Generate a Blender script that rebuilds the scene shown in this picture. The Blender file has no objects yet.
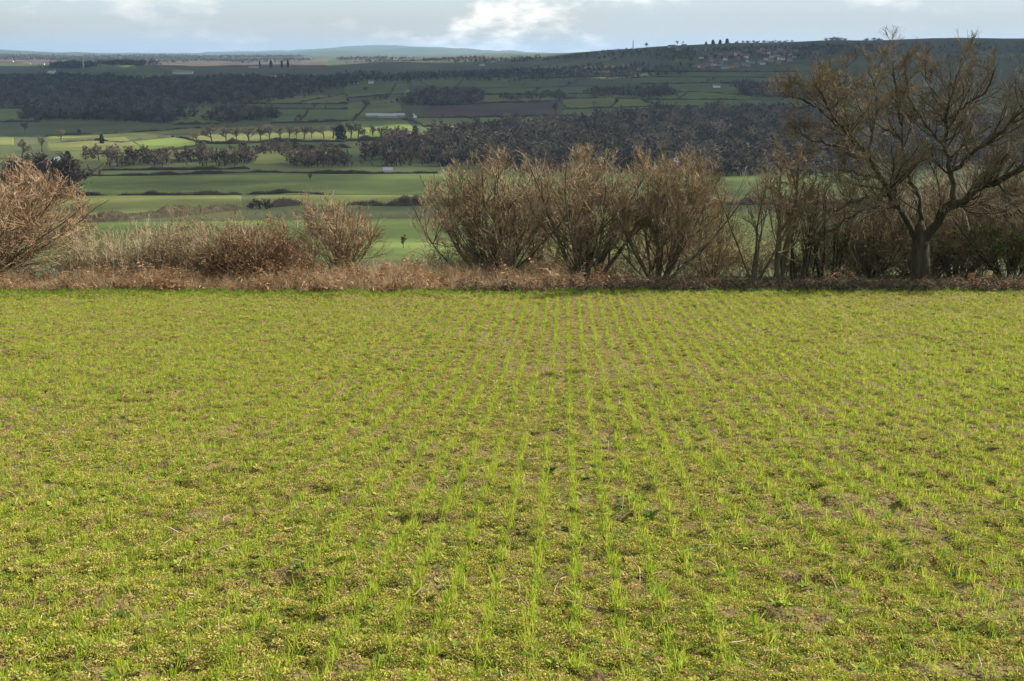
import bpy, math, random
import numpy as np

# ------------------------------------------------------------------ camera, sky, sun, exposure
scene = bpy.context.scene
COL = scene.collection
W, H, F = 1024, 681, 1250.0
HORIZON = 55.0
TH = math.atan((H / 2 - HORIZON) / F)
CT, ST = math.cos(TH), math.sin(TH)

cam_data = bpy.data.cameras.new("camera")
cam_data.sensor_width = 36.0
cam_data.lens = F / W * 36.0
cam_data.clip_start = 0.1
cam_data.clip_end = 60000
cam = bpy.data.objects.new("camera", cam_data)
COL.objects.link(cam)
cam.location = (0, 0, 0)
cam.rotation_euler = (math.pi / 2 - TH, 0, 0)
scene.camera = cam

SUN_EL, SUN_AZ = math.radians(37), math.radians(68)      # azimuth: to the right of straight ahead
SUN_DIR = np.array([math.sin(SUN_AZ) * math.cos(SUN_EL), math.cos(SUN_AZ) * math.cos(SUN_EL), math.sin(SUN_EL)])
sun_data = bpy.data.lights.new("sun", 'SUN')
sun_data.energy = 4.6
sun_data.angle = math.radians(0.6)
sun_data.color = (1.0, 0.94, 0.83)
sun = bpy.data.objects.new("sun", sun_data)
COL.objects.link(sun)
from mathutils import Vector
sun.rotation_euler = Vector(SUN_DIR).to_track_quat('Z', 'Y').to_euler()

world = bpy.data.worlds.new("World")
scene.world = world
world.use_nodes = True
wn, wl = world.node_tree.nodes, world.node_tree.links
wn.clear()
w_out = wn.new('ShaderNodeOutputWorld')
w_bg = wn.new('ShaderNodeBackground')
w_bg.inputs['Strength'].default_value = 0.064
w_sky = wn.new('ShaderNodeTexSky')
w_sky.sky_type = 'NISHITA'
w_sky.sun_disc = False
w_sky.sun_elevation = SUN_EL
w_sky.sun_rotation = SUN_AZ
w_sky.altitude = 120
w_sky.air_density = 1.0
w_sky.dust_density = 1.0
w_sky.ozone_density = 1.0
w_tc = wn.new('ShaderNodeTexCoord')
w_sep = wn.new('ShaderNodeSeparateXYZ')
wl.new(w_tc.outputs['Generated'], w_sep.inputs[0])


def wmath(op, a, b=None, clamp=False):
    n = wn.new('ShaderNodeMath')
    n.operation = op
    n.use_clamp = clamp
    for i, v in enumerate((a, b)):
        if v is None:
            continue
        if isinstance(v, (int, float)):
            n.inputs[i].default_value = v
        else:
            wl.new(v, n.inputs[i])
    return n.outputs[0]


def wnoise(vec, scale, detail, rough, lo, hi):
    n = wn.new('ShaderNodeTexNoise')
    n.inputs['Scale'].default_value = scale
    n.inputs['Detail'].default_value = detail
    n.inputs['Roughness'].default_value = rough
    wl.new(vec, n.inputs['Vector'])
    r = wn.new('ShaderNodeMapRange')
    r.interpolation_type = 'SMOOTHSTEP'
    r.inputs['From Min'].default_value = lo
    r.inputs['From Max'].default_value = hi
    wl.new(n.outputs['Fac'], r.inputs['Value'])
    return r.outputs[0]


# soft cloud cover, flattened towards the horizon
w_map = wn.new('ShaderNodeMapping')
w_map.inputs['Scale'].default_value = (1.0, 1.0, 2.6)
w_map.inputs['Location'].default_value = (1.74, 0.9, 2.268)
wl.new(w_tc.outputs['Generated'], w_map.inputs['Vector'])
m_sheet = wnoise(w_map.outputs[0], 3.2, 5, 0.5, 0.30, 0.62)
m_puff = wnoise(w_map.outputs[0], 8.5, 9, 0.58, 0.52, 0.66)
w_mix1 = wn.new('ShaderNodeMixRGB')
wl.new(wmath('ADD', wmath('MULTIPLY', m_sheet, 0.3), 0.68), w_mix1.inputs['Fac'])
wl.new(w_sky.outputs[0], w_mix1.inputs['Color1'])
w_mix1.inputs['Color2'].default_value = (4.9, 5.6, 6.05, 1)
w_mix2 = wn.new('ShaderNodeMixRGB')
w_dot = wn.new('ShaderNodeVectorMath')
w_dot.operation = 'DOT_PRODUCT'
wl.new(w_tc.outputs['Generated'], w_dot.inputs[0])
w_dot.inputs[1].default_value = (0.0, 0.9993, 0.037)
w_near = wn.new('ShaderNodeMapRange')                # the sunlit cumulus stands straight ahead
w_near.interpolation_type = 'SMOOTHSTEP'
w_near.inputs['From Min'].default_value = 0.991
w_near.inputs['From Max'].default_value = 0.9992
wl.new(w_dot.outputs['Value'], w_near.inputs['Value'])
wl.new(wmath('MULTIPLY', m_puff, wmath('ADD', wmath('MULTIPLY', w_near.outputs[0], 0.6), 0.38), True), w_mix2.inputs['Fac'])
wl.new(w_mix1.outputs[0], w_mix2.inputs['Color1'])
w_mix2.inputs['Color2'].default_value = (10.2, 10.0, 9.4, 1)
wl.new(w_mix2.outputs[0], w_bg.inputs['Color'])
wl.new(w_bg.outputs[0], w_out.inputs['Surface'])

vs = scene.view_settings
vs.view_transform = 'Standard'
vs.look = 'None'
vs.exposure = 1.28
vs.gamma = 1.0
vs.use_curve_mapping = False
scene.cycles.use_denoising = True
scene.cycles.denoising_prefilter = 'NONE'
scene.cycles.max_bounces = 6
scene.cycles.diffuse_bounces = 3
scene.cycles.transmission_bounces = 3
scene.cycles.transparent_max_bounces = 32
scene.cycles.volume_bounces = 0
scene.cycles.use_fast_gi = False
scene.cycles.sample_clamp_indirect = 4.0

RS = np.random.RandomState(7)
random.seed(7)


# ------------------------------------------------------------------ helpers: numbers
def ray_dir(x, y):
    v = (H / 2 - y) / F
    return np.array([(x - W / 2) / F, CT + v * ST, -ST + v * CT])


def ratio(y):
    v = (H / 2 - np.asarray(y, float)) / F
    return (-ST + v * CT) / (CT + v * ST)


def at(x, y, Y):
    """the point of the ray through pixel (x, y) that lies Y metres ahead"""
    d = ray_dir(x, y)
    return d * (Y / d[1])


def hash2(ix, iy, seed):
    n = (ix.astype(np.int64) * 374761393 + iy.astype(np.int64) * 668265263 + seed * 982451653) & 0x7fffffff
    n = ((n ^ (n >> 13)) * 1274126177) & 0x7fffffff
    n = n ^ (n >> 16)
    return (n & 0xffff) / 65535.0


def vnoise(x, y, seed=0):
    x, y = np.asarray(x, float), np.asarray(y, float)
    ix, iy = np.floor(x), np.floor(y)
    fx, fy = x - ix, y - iy
    fx, fy = fx * fx * (3 - 2 * fx), fy * fy * (3 - 2 * fy)
    a, b = hash2(ix, iy, seed), hash2(ix + 1, iy, seed)
    c, d = hash2(ix, iy + 1, seed), hash2(ix + 1, iy + 1, seed)
    return (a * (1 - fx) + b * fx) * (1 - fy) + (c * (1 - fx) + d * fx) * fy


def fbm(x, y, octaves=4, seed=0):
    s, a, t = 0.0, 1.0, 0.0
    for o in range(octaves):
        s = s + a * vnoise(np.asarray(x) * 2 ** o, np.asarray(y) * 2 ** o, seed + o * 17)
        t += a
        a *= 0.5
    return s / t


# ------------------------------------------------------------------ the lie of the land
EDGE = 22.0


def field_z(Y):
    Yc = np.clip(Y, -12, EDGE)
    return -1.41 - 0.1835 * Yc + 0.00273 * Yc ** 2


PY = [22, 26, 40, 60, 100, 200, 300, 400, 500, 600, 800, 1000, 1300, 1700, 2200, 2800, 3300, 4000, 5000, 6500, 8500, 10500, 13000, 16000, 22000]
near = [0, 0, 274, 268, 262, 252, 243, 229, 213, 199, 175, 151, 131]
PROF = {
    -200: near + [114, 100, 88, 80, 72.5, 66, 60.5, 56.5, 52.5, 47.6, 52, 56],
    30:   near + [114, 100, 88, 80, 72.5, 66, 60.5, 56.5, 53.0, 48.4, 53, 56],
    110:  near + [114, 100, 88, 78, 71, 66, 61, 57.5, 55.0, 53.4, 55, 57],
    210:  near + [114, 100, 88, 80, 73, 66, 61, 57.5, 55.4, 54.2, 54, 56],
    290:  near + [114, 100, 88, 80, 73, 66, 61, 57.5, 55.4, 53.6, 51.6, 55],
    345:  near + [114, 99, 87, 79, 72, 66, 60.5, 57, 54.6, 51.0, 44.0, 54],
    440:  near + [114, 98, 86, 77, 70, 63, 59, 57, 54.5, 51.0, 45.2, 54],
    525:  near + [114, 97, 85, 75.5, 66, 58.5, 55, 55, 55, 54, 51.5, 55],
    600:  near + [113, 96, 82, 70, 54, 49.5, 53, 56, 57, 57, 57, 57],
    645:  near + [113, 95, 79, 66, 46.0, 46.0, 52, 56, 57, 57, 57, 57],
    690:  near + [113, 94.5, 77, 63, 42.4, 45.0, 51, 56, 57, 57, 57, 57],
    740:  near + [113, 94, 75, 61, 39.6, 43.0, 50, 56, 57, 57, 57, 57],
    830:  near + [113, 93, 73, 58, 36.0, 40.0, 48, 56, 57, 57, 57, 57],
    900:  near + [113, 92, 71, 57, 35.2, 39.0, 47, 56, 57, 57, 57, 57],
    1250: near + [113, 92, 71, 57, 35.4, 39.0, 47, 56, 57, 57, 57, 57],
}
LG = np.linspace(math.log(EDGE), math.log(22000), 420)
US = sorted(PROF)
TAB = []
for u in US:
    p = np.array(PROF[u], float)
    r = ratio(p)
    r[0] = field_z(EDGE) / EDGE
    r[1] = (field_z(EDGE) - 0.40) / 26
    q = np.interp(LG, np.log(PY), r)
    k = 9
    qq = np.convolve(np.pad(q, k, mode='edge'), np.ones(2 * k + 1) / (2 * k + 1), 'valid')
    qq[:4] = q[:4]
    TAB.append(qq)
TAB = np.array(TAB)
UU = np.linspace(-200, 1250, 146)
TABU = np.array([np.interp(UU, US, TAB[:, i]) for i in range(TAB.shape[1])]).T
for _ in range(2):
    TABU[1:-1] = (TABU[:-2] + TABU[1:-1] * 2 + TABU[2:]) / 4


def terrain_z(X, Y):
    X, Y = np.asarray(X, float), np.asarray(Y, float)
    Yc = np.maximum(Y, EDGE)
    u = np.clip((W / 2 + F * X / (Yc * 1.022) + 200) / 1450 * 145, 0, 144.999)
    l = np.clip((np.log(np.minimum(Yc, 21990)) - LG[0]) / (LG[-1] - LG[0]) * 419, 0, 418.999)
    iu, il = u.astype(int), l.astype(int)
    fu, fl = u - iu, l - il
    r = (TABU[iu, il] * (1 - fu) + TABU[iu + 1, il] * fu) * (1 - fl) + (TABU[iu, il + 1] * (1 - fu) + TABU[iu + 1, il + 1] * fu) * fl
    z = r * Yc
    far = np.clip((Yc - 250) / 700, 0, 1)
    z = z + far * (fbm(X / 260, Y / 260, 3, 5) - 0.5) * (2.0 + Yc * 0.0011)
    z = z + np.clip((Yc - 1100) / 1500, 0, 1) * (fbm(X / 520 + 7, Y / 760, 3, 25) - 0.5) * 26
    z = z + np.clip((Yc - 7500) / 4000, 0, 1) * (fbm(X / 800 + 3, Y / 1600, 3, 15) - 0.5) * 85
    z = np.where(Y > EDGE, z, field_z(Y))
    return z


TS = np.geomspace(20, 21000, 2600)


def hit(x, y):
    """where the ray through pixel (x, y) meets the land"""
    d = ray_dir(x, y)
    P = TS[:, None] * d[None, :]
    below = P[:, 2] < terrain_z(P[:, 0], P[:, 1])
    if not below.any():                             # above the land: the skyline under that pixel
        i = int(np.argmax((terrain_z(P[:, 0], P[:, 1]) - P[:, 2]) / TS))
        p = P[i].copy()
        p[2] = float(terrain_z(p[0], p[1]))
        return p
    i = int(np.argmax(below))
    if i > 0:
        a, b = P[i - 1], P[i]
        fa = a[2] - float(terrain_z(a[0], a[1]))
        fb = b[2] - float(terrain_z(b[0], b[1]))
        t = fa / (fa - fb) if fa != fb else 0
        p = a + (b - a) * min(max(t, 0), 1)
    else:
        p = P[0]
    p[2] = float(terrain_z(p[0], p[1]))
    return p


# ------------------------------------------------------------------ helpers: meshes, objects, materials
def make_mesh(name, verts, faces, mats, mat_idx=None, smooth=False):
    verts = np.asarray(verts, np.float32)
    me = bpy.data.meshes.new(name)
    if isinstance(faces, np.ndarray):
        n, k = faces.shape
        me.vertices.add(len(verts))
        me.vertices.foreach_set('co', verts.ravel())
        me.loops.add(n * k)
        me.loops.foreach_set('vertex_index', faces.astype(np.int32).ravel())
        me.polygons.add(n)
        me.polygons.foreach_set('loop_start', np.arange(0, n * k, k, dtype=np.int32))
        me.update(calc_edges=True)
    else:
        me.from_pydata([tuple(v) for v in verts], [], [tuple(int(i) for i in f) for f in faces])
        me.update()
    for m in (mats if isinstance(mats, (list, tuple)) else [mats]):
        me.materials.append(m)
    if mat_idx is not None:
        me.polygons.foreach_set('material_index', np.asarray(mat_idx, np.int32))
    if smooth:
        me.polygons.foreach_set('use_smooth', np.ones(len(me.polygons), bool))
    return me


def obj(name, me, parent=None, loc=(0, 0, 0), rz=0.0, link=True):
    o = bpy.data.objects.new(name, me)
    if link:
        COL.objects.link(o)
    o.location = loc
    o.rotation_euler = (0, 0, rz)
    if parent is not None:
        o.parent = parent
    return o


def tag(o, label=None, cat=None, group=None, kind=None):
    if label:
        o['label'] = label
    if cat:
        o['category'] = cat
    if group:
        o['group'] = group
    if kind:
        o['kind'] = kind
    return o


ORD = ['zeroth', 'first', 'second', 'third', 'fourth', 'fifth', 'sixth', 'seventh', 'eighth', 'ninth', 'tenth', 'eleventh',
       'twelfth', 'thirteenth', 'fourteenth', 'fifteenth', 'sixteenth', 'seventeenth', 'eighteenth', 'nineteenth', 'twentieth']


def material(name, stops, scale=1.0, detail=4, rough=0.85, trans=0.0, coords='Object', bump=0.0, bump_scale=None,
             rand=0.0, stretch=(1, 1, 1), gloss=0.15, hue=0.0):
    """colour ramp over a noise; optional translucency, relief and change from one copy to the next"""
    m = bpy.data.materials.new(name)
    m.use_nodes = True
    n, l = m.node_tree.nodes, m.node_tree.links
    n.clear()
    out = n.new('ShaderNodeOutputMaterial')
    b = n.new('ShaderNodeBsdfPrincipled')
    b.inputs['Roughness'].default_value = rough
    b.inputs['Specular IOR Level'].default_value = gloss
    tc = n.new('ShaderNodeTexCoord')
    mp = n.new('ShaderNodeMapping')
    mp.inputs['Scale'].default_value = stretch
    if coords == 'World':
        ge = n.new('ShaderNodeNewGeometry')
        l.new(ge.outputs['Position'], mp.inputs['Vector'])
    else:
        l.new(tc.outputs[coords], mp.inputs['Vector'])
    tn = n.new('ShaderNodeTexNoise')
    tn.inputs['Scale'].default_value = scale
    tn.inputs['Detail'].default_value = detail
    tn.inputs['Roughness'].default_value = 0.6
    l.new(mp.outputs[0], tn.inputs['Vector'])
    fac = tn.outputs['Fac']
    if rand:
        oi = n.new('ShaderNodeObjectInfo')
        ma = n.new('ShaderNodeMath')
        ma.operation = 'MULTIPLY_ADD'
        l.new(oi.outputs['Random'], ma.inputs[0])
        ma.inputs[1].default_value = rand
        ad = n.new('ShaderNodeMath')
        ad.operation = 'SUBTRACT'
        l.new(fac, ad.inputs[0])
        ad.inputs[1].default_value = rand / 2
        l.new(ad.outputs[0], ma.inputs[2])
        fac = ma.outputs[0]
    cr = n.new('ShaderNodeValToRGB')
    el = cr.color_ramp.elements
    while len(el) > 1:
        el.remove(el[-1])
    for i, (p, c) in enumerate(stops):
        e = el[0] if i == 0 else el.new(p)
        e.position = p
        e.color = (c[0], c[1], c[2], 1)
    l.new(fac, cr.inputs['Fac'])
    l.new(cr.outputs['Color'], b.inputs['Base Color'])
    if bump:
        t2 = n.new('ShaderNodeTexNoise')
        t2.inputs['Scale'].default_value = bump_scale or scale * 3
        t2.inputs['Detail'].default_value = 5
        l.new(mp.outputs[0], t2.inputs['Vector'])
        bn = n.new('ShaderNodeBump')
        bn.inputs['Strength'].default_value = bump
        bn.inputs['Distance'].default_value = 0.05
        l.new(t2.outputs['Fac'], bn.inputs['Height'])
        l.new(bn.outputs[0], b.inputs['Normal'])
    if trans:
        tr = n.new('ShaderNodeBsdfTranslucent')
        l.new(cr.outputs['Color'], tr.inputs['Color'])
        mx = n.new('ShaderNodeMixShader')
        mx.inputs[0].default_value = trans
        l.new(b.outputs[0], mx.inputs[1])
        l.new(tr.outputs[0], mx.inputs[2])
        l.new(mx.outputs[0], out.inputs['Surface'])
    else:
        l.new(b.outputs[0], out.inputs['Surface'])
    return m


M = {}
# crop field
M['soil'] = material('soil', [(0.30, (0.055, 0.034, 0.018)), (0.44, (0.13, 0.088, 0.038)), (0.54, (0.18, 0.155, 0.04)), (0.66, (0.22, 0.145, 0.07)), (0.8, (0.15, 0.16, 0.03))],
                     scale=26, detail=7, bump=0.9, bump_scale=70)
M['blade'] = material('crop_blade', [(0.25, (0.18, 0.27, 0.022)), (0.5, (0.31, 0.385, 0.033)), (0.75, (0.46, 0.44, 0.06))], scale=3, trans=0.5, rand=0.45, rough=0.5, gloss=0.35)
M['moss'] = material('moss', [(0.10, (0.11, 0.145, 0.022)), (0.38, (0.29, 0.31, 0.036)), (0.60, (0.38, 0.36, 0.06)), (0.76, (0.42, 0.33, 0.12)), (0.92, (0.36, 0.21, 0.115))], scale=30, trans=0.25, rand=0.75)
M['weed'] = material('weed_leaf', [(0.25, (0.10, 0.17, 0.025)), (0.5, (0.23, 0.30, 0.036)), (0.75, (0.35, 0.345, 0.07))], scale=6, trans=0.35, rand=0.6, gloss=0.1, rough=0.8)
M['weed_dark'] = material('dark_weed_leaf', [(0.3, (0.04, 0.075, 0.012)), (0.7, (0.085, 0.125, 0.02))], scale=6, trans=0.25, rand=0.4)
M['straw'] = material('straw', [(0.3, (0.32, 0.24, 0.12)), (0.7, (0.55, 0.46, 0.30))], scale=5, rand=0.5, trans=0.2)
M['dead_leaf'] = material('dead_leaf', [(0.3, (0.15, 0.065, 0.025)), (0.7, (0.36, 0.19, 0.085))], scale=5, rand=0.5, trans=0.2)
M['stone'] = material('stone', [(0.3, (0.35, 0.32, 0.27)), (0.7, (0.6, 0.57, 0.5))], scale=20, bump=0.3)
M['verge'] = material('verge_grass', [(0.25, (0.08, 0.14, 0.018)), (0.55, (0.16, 0.23, 0.025)), (0.8, (0.27, 0.28, 0.06))], scale=4, trans=0.4, rand=0.5)
# land
M['land'] = material('land', [(0.3, (0.045, 0.048, 0.02)), (0.5, (0.058, 0.075, 0.024)), (0.7, (0.085, 0.08, 0.035))], scale=0.012, detail=8, coords='World', bump=0.3, bump_scale=0.4)
def pasture(name, c, v=0.3, sc=0.02):
    a = tuple(x * (1 - v) for x in c)
    d = tuple(x * (1 + v) for x in c)
    return material(name, [(0.3, a), (0.5, c), (0.7, d)], scale=sc, detail=9, coords='World', bump=0.25, bump_scale=0.8, stretch=(1, 0.5, 1))
M['green'] = pasture('green_pasture', (0.082, 0.108, 0.027))
M['bright'] = pasture('bright_pasture', (0.098, 0.13, 0.027), 0.25)
M['olive'] = pasture('olive_pasture', (0.115, 0.125, 0.034))
M['dull'] = pasture('dull_pasture', (0.058, 0.075, 0.028))
M['pale'] = pasture('pale_stubble', (0.11, 0.092, 0.056), 0.55, 0.006)
M['heath'] = pasture('brown_heath', (0.085, 0.066, 0.045), 0.5, 0.006)
M['plough'] = pasture('ploughed_earth', (0.052, 0.036, 0.026))
# woody things
M['bark'] = material('bark', [(0.3, (0.065, 0.054, 0.034)), (0.55, (0.14, 0.12, 0.072)), (0.75, (0.21, 0.19, 0.10))], scale=14, detail=6, stretch=(1, 1, 0.3), bump=0.8, bump_scale=30)
M['oak_bark'] = material('oak_bark', [(0.3, (0.03, 0.025, 0.017)), (0.55, (0.066, 0.055, 0.034)), (0.75, (0.10, 0.096, 0.043))], scale=12, detail=7, stretch=(1, 1, 0.25), bump=1.0, bump_scale=26)
M['twig'] = material('twig', [(0.3, (0.14, 0.102, 0.058)), (0.5, (0.26, 0.19, 0.108)), (0.7, (0.41, 0.31, 0.19))], scale=5, detail=5)
M['twig_red'] = material('reddish_twig', [(0.3, (0.15, 0.088, 0.05)), (0.5, (0.26, 0.17, 0.10)), (0.7, (0.40, 0.285, 0.18))], scale=5, detail=5)
M['twig_oak'] = material('oak_twig', [(0.3, (0.085, 0.066, 0.04)), (0.5, (0.155, 0.12, 0.072)), (0.7, (0.25, 0.20, 0.125))], scale=3, detail=5)
M['twig_pale'] = material('pale_shoot', [(0.3, (0.36, 0.28, 0.18)), (0.7, (0.58, 0.48, 0.33))], scale=5)
M['twig_dark'] = material('dark_twig', [(0.3, (0.035, 0.025, 0.02)), (0.7, (0.075, 0.05, 0.038))], scale=2)
M['litter'] = material('shaded_litter', [(0.3, (0.06, 0.044, 0.028)), (0.7, (0.15, 0.11, 0.07))], scale=4, rand=0.5)  # dark tone puts the shade of the hedge bank into the dead stems
M['bramble_cane'] = material('bramble_cane', [(0.3, (0.07, 0.04, 0.022)), (0.7, (0.20, 0.11, 0.06))], scale=5)
M['twig_dim'] = material('dim_twig', [(0.3, (0.06, 0.045, 0.036)), (0.7, (0.11, 0.08, 0.062))], scale=2)
M['bracken'] = material('dead_bracken', [(0.25, (0.12, 0.055, 0.026)), (0.5, (0.25, 0.138, 0.068)), (0.75, (0.40, 0.275, 0.165))], scale=4, trans=0.3, rand=0.55)
M['dead_grass'] = material('dead_grass', [(0.25, (0.23, 0.155, 0.08)), (0.75, (0.46, 0.35, 0.21))], scale=4, trans=0.35, rand=0.5)
M['bramble_leaf'] = material('bramble_leaf', [(0.25, (0.09, 0.085, 0.025)), (0.5, (0.20, 0.11, 0.05)), (0.75, (0.30, 0.19, 0.10))], scale=9, trans=0.25)
M['ivy'] = material('ivy_leaf', [(0.3, (0.03, 0.07, 0.015)), (0.7, (0.085, 0.15, 0.035))], scale=9, trans=0.2, gloss=0.08, rough=0.8)
M['far_bark'] = material('far_bark', [(0.3, (0.03, 0.024, 0.02)), (0.7, (0.06, 0.048, 0.038))], scale=1)
M['far_twig'] = material('far_twig', [(0.2, (0.052, 0.043, 0.028)), (0.5, (0.10, 0.082, 0.052)), (0.8, (0.19, 0.152, 0.098))], scale=0.15, rand=0.85)
M['far_twig_warm'] = material('far_warm_twig', [(0.3, (0.13, 0.095, 0.066)), (0.7, (0.23, 0.175, 0.125))], scale=0.15, rand=0.5)
M['far_green'] = material('far_evergreen', [(0.3, (0.02, 0.03, 0.017)), (0.7, (0.045, 0.06, 0.03))], scale=0.3, rand=0.5)
M['hedge'] = material('far_hedge', [(0.3, (0.022, 0.022, 0.013)), (0.7, (0.055, 0.045, 0.026))], scale=0.5, detail=6, bump=0.6, bump_scale=1.5)
M['hedge_brown'] = material('brown_hedge', [(0.3, (0.04, 0.033, 0.02)), (0.7, (0.10, 0.078, 0.045))], scale=0.5, detail=6, bump=0.6, bump_scale=1.5)
# buildings
M['white_wall'] = material('white_render', [(0.3, (0.66, 0.65, 0.61)), (0.7, (0.78, 0.77, 0.74))], scale=0.4)
M['stone_wall'] = material('stone_wall', [(0.3, (0.30, 0.27, 0.23)), (0.7, (0.42, 0.38, 0.33))], scale=0.6, rand=0.4)
M['brick_wall'] = material('brick_wall', [(0.3, (0.24, 0.12, 0.08)), (0.7, (0.33, 0.18, 0.12))], scale=0.6, rand=0.4)
M['slate'] = material('slate_roof', [(0.3, (0.13, 0.135, 0.15)), (0.7, (0.2, 0.2, 0.21))], scale=0.5, rand=0.4)
M['tile'] = material('tile_roof', [(0.3, (0.19, 0.12, 0.09)), (0.7, (0.28, 0.18, 0.14))], scale=0.5, rand=0.4)
M['sheet'] = material('sheet_roof', [(0.3, (0.27, 0.29, 0.32)), (0.7, (0.42, 0.44, 0.46))], scale=0.4, stretch=(3, 0.2, 1))
M['metal'] = material('grey_steel', [(0.3, (0.3, 0.31, 0.32)), (0.7, (0.4, 0.4, 0.4))], scale=2)
def cloud_material(name, clear):
    """white cloud thin enough to let part of the sun through"""
    m = material(name, [(0.3, (0.8, 0.8, 0.8)), (0.7, (0.86, 0.86, 0.86))], scale=0.01, trans=0.5)
    n, l = m.node_tree.nodes, m.node_tree.links
    out = [x for x in n if x.type == 'OUTPUT_MATERIAL'][0]
    src = out.inputs['Surface'].links[0].from_socket
    tp, mx = n.new('ShaderNodeBsdfTransparent'), n.new('ShaderNodeMixShader')
    mx.inputs[0].default_value = clear
    l.new(src, mx.inputs[1])
    l.new(tp.outputs[0], mx.inputs[2])
    l.new(mx.outputs[0], out.inputs['Surface'])
    return m


M['cloud_thin'] = cloud_material('thin_cloud', 0.79)
M['cloud'] = cloud_material('thick_cloud', 0.22)


# ------------------------------------------------------------------ helpers: branching
def grow(rng, P0, D0, L, R0, R1, nseg, wig, trop):
    N = len(P0)
    pts = np.zeros((N, nseg + 1, 3))
    pts[:, 0] = P0
    d = D0 / np.linalg.norm(D0, axis=1, keepdims=True)
    step = (L / nseg)[:, None]
    for i in range(nseg):
        d = d + rng.normal(0, wig, (N, 3))
        d[:, 2] += trop
        d /= np.linalg.norm(d, axis=1, keepdims=True)
        pts[:, i + 1] = pts[:, i] + d * step
    t = np.linspace(0, 1, nseg + 1)[None, :]
    rad = R0[:, None] * (1 - t) + R1[:, None] * t
    return pts, rad


def spawn(rng, pts, rad, L, k, t0, t1, ang, ang_sd, lr, rr):
    N, S = pts.shape[0], pts.shape[1] - 1
    idx = np.repeat(np.arange(N), k)
    t = rng.uniform(t0, t1, len(idx))
    f = t * S
    i = np.minimum(f.astype(int), S - 1)
    fr = (f - i)[:, None]
    P = pts[idx, i] * (1 - fr) + pts[idx, i + 1] * fr
    D = pts[idx, i + 1] - pts[idx, i]
    D /= np.linalg.norm(D, axis=1, keepdims=True) + 1e-9
    q = rng.normal(size=D.shape)
    q -= (q * D).sum(1, keepdims=True) * D
    q /= np.linalg.norm(q, axis=1, keepdims=True) + 1e-9
    a = rng.normal(ang, ang_sd, len(idx))[:, None]
    nd = D * np.cos(a) + q * np.sin(a)
    nl = L[idx] * lr * (1.15 - 0.6 * t) * rng.uniform(0.6, 1.25, len(idx))
    nr = (rad[idx, i] * (1 - fr[:, 0]) + rad[idx, i + 1] * fr[:, 0]) * rr
    return P, nd, nl, nr


def tubes(pts, rad, sides):
    N, S1 = pts.shape[0], pts.shape[1]
    tan = np.zeros_like(pts)
    tan[:, 1:-1] = pts[:, 2:] - pts[:, :-2]
    tan[:, 0] = pts[:, 1] - pts[:, 0]
    tan[:, -1] = pts[:, -1] - pts[:, -2]
    tan /= np.linalg.norm(tan, axis=2, keepdims=True) + 1e-9
    ref = np.tile(np.array([[[0.31, 0.95, 0.02]]]), (N, 1, 1))
    ref[np.abs(tan[:, 0, 1]) > 0.8] = np.array([0.95, 0.02, 0.3])
    n1 = np.cross(tan, np.broadcast_to(ref, tan.shape))
    n1 /= np.linalg.norm(n1, axis=2, keepdims=True) + 1e-9
    n2 = np.cross(tan, n1)
    a = np.arange(sides) / sides * 2 * np.pi
    ring = pts[:, :, None, :] + rad[:, :, None, None] * (n1[:, :, None, :] * np.cos(a)[None, None, :, None] + n2[:, :, None, :] * np.sin(a)[None, None, :, None])
    V = ring.reshape(-1, 3)
    base = (np.arange(N) * S1 * sides)[:, None, None]
    s = (np.arange(S1 - 1) * sides)[None, :, None]
    k = np.arange(sides)[None, None, :]
    k2 = (k + 1) % sides
    Fq = np.stack([base + s + k, base + s + k2, base + s + sides + k2, base + s + sides + k], axis=-1).reshape(-1, 4)
    return V, Fq


def ribbons(pts, rad, rng):
    """the finest twigs: narrow strips turned at random, two triangles a segment"""
    N, S1 = pts.shape[0], pts.shape[1]
    d = pts[:, -1] - pts[:, 0]
    q = np.cross(d, rng.normal(size=(N, 3)))
    q /= np.linalg.norm(q, axis=1, keepdims=True) + 1e-12
    w = q[:, None, :] * rad[:, :, None] * 1.2
    V = np.stack([pts - w, pts + w], 2).reshape(-1, 3)
    base = (np.arange(N) * S1 * 2)[:, None]
    k = (np.arange(S1 - 1) * 2)[None]
    return V, np.stack([base + k, base + k + 1, base + k + 3, base + k + 2], -1).reshape(-1, 4)


def quads(P, size, rng, flat=0.0, aspect=0.6):
    """small leaf faces at points P"""
    N = len(P)
    a = rng.normal(size=(N, 3))
    a[:, 2] *= (1 - flat)
    a /= np.linalg.norm(a, axis=1, keepdims=True)
    b = rng.normal(size=(N, 3))
    b[:, 2] *= (1 - flat)
    b -= (a * b).sum(1, keepdims=True) * a
    b /= np.linalg.norm(b, axis=1, keepdims=True)
    s = (size * rng.uniform(0.6, 1.4, N))[:, None]
    V = np.stack([P - a * s, P - b * s * aspect, P + a * s, P + b * s * aspect], axis=1).reshape(-1, 3)
    return V, np.arange(4 * N).reshape(-1, 4)


def join(parts):
    V, Fs, o = [], [], 0
    for v, f in parts:
        V.append(v)
        Fs.append(f + o)
        o += len(v)
    return np.concatenate(V), np.concatenate(Fs)


def arr(v, n):
    return np.full(n, float(v))


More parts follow.
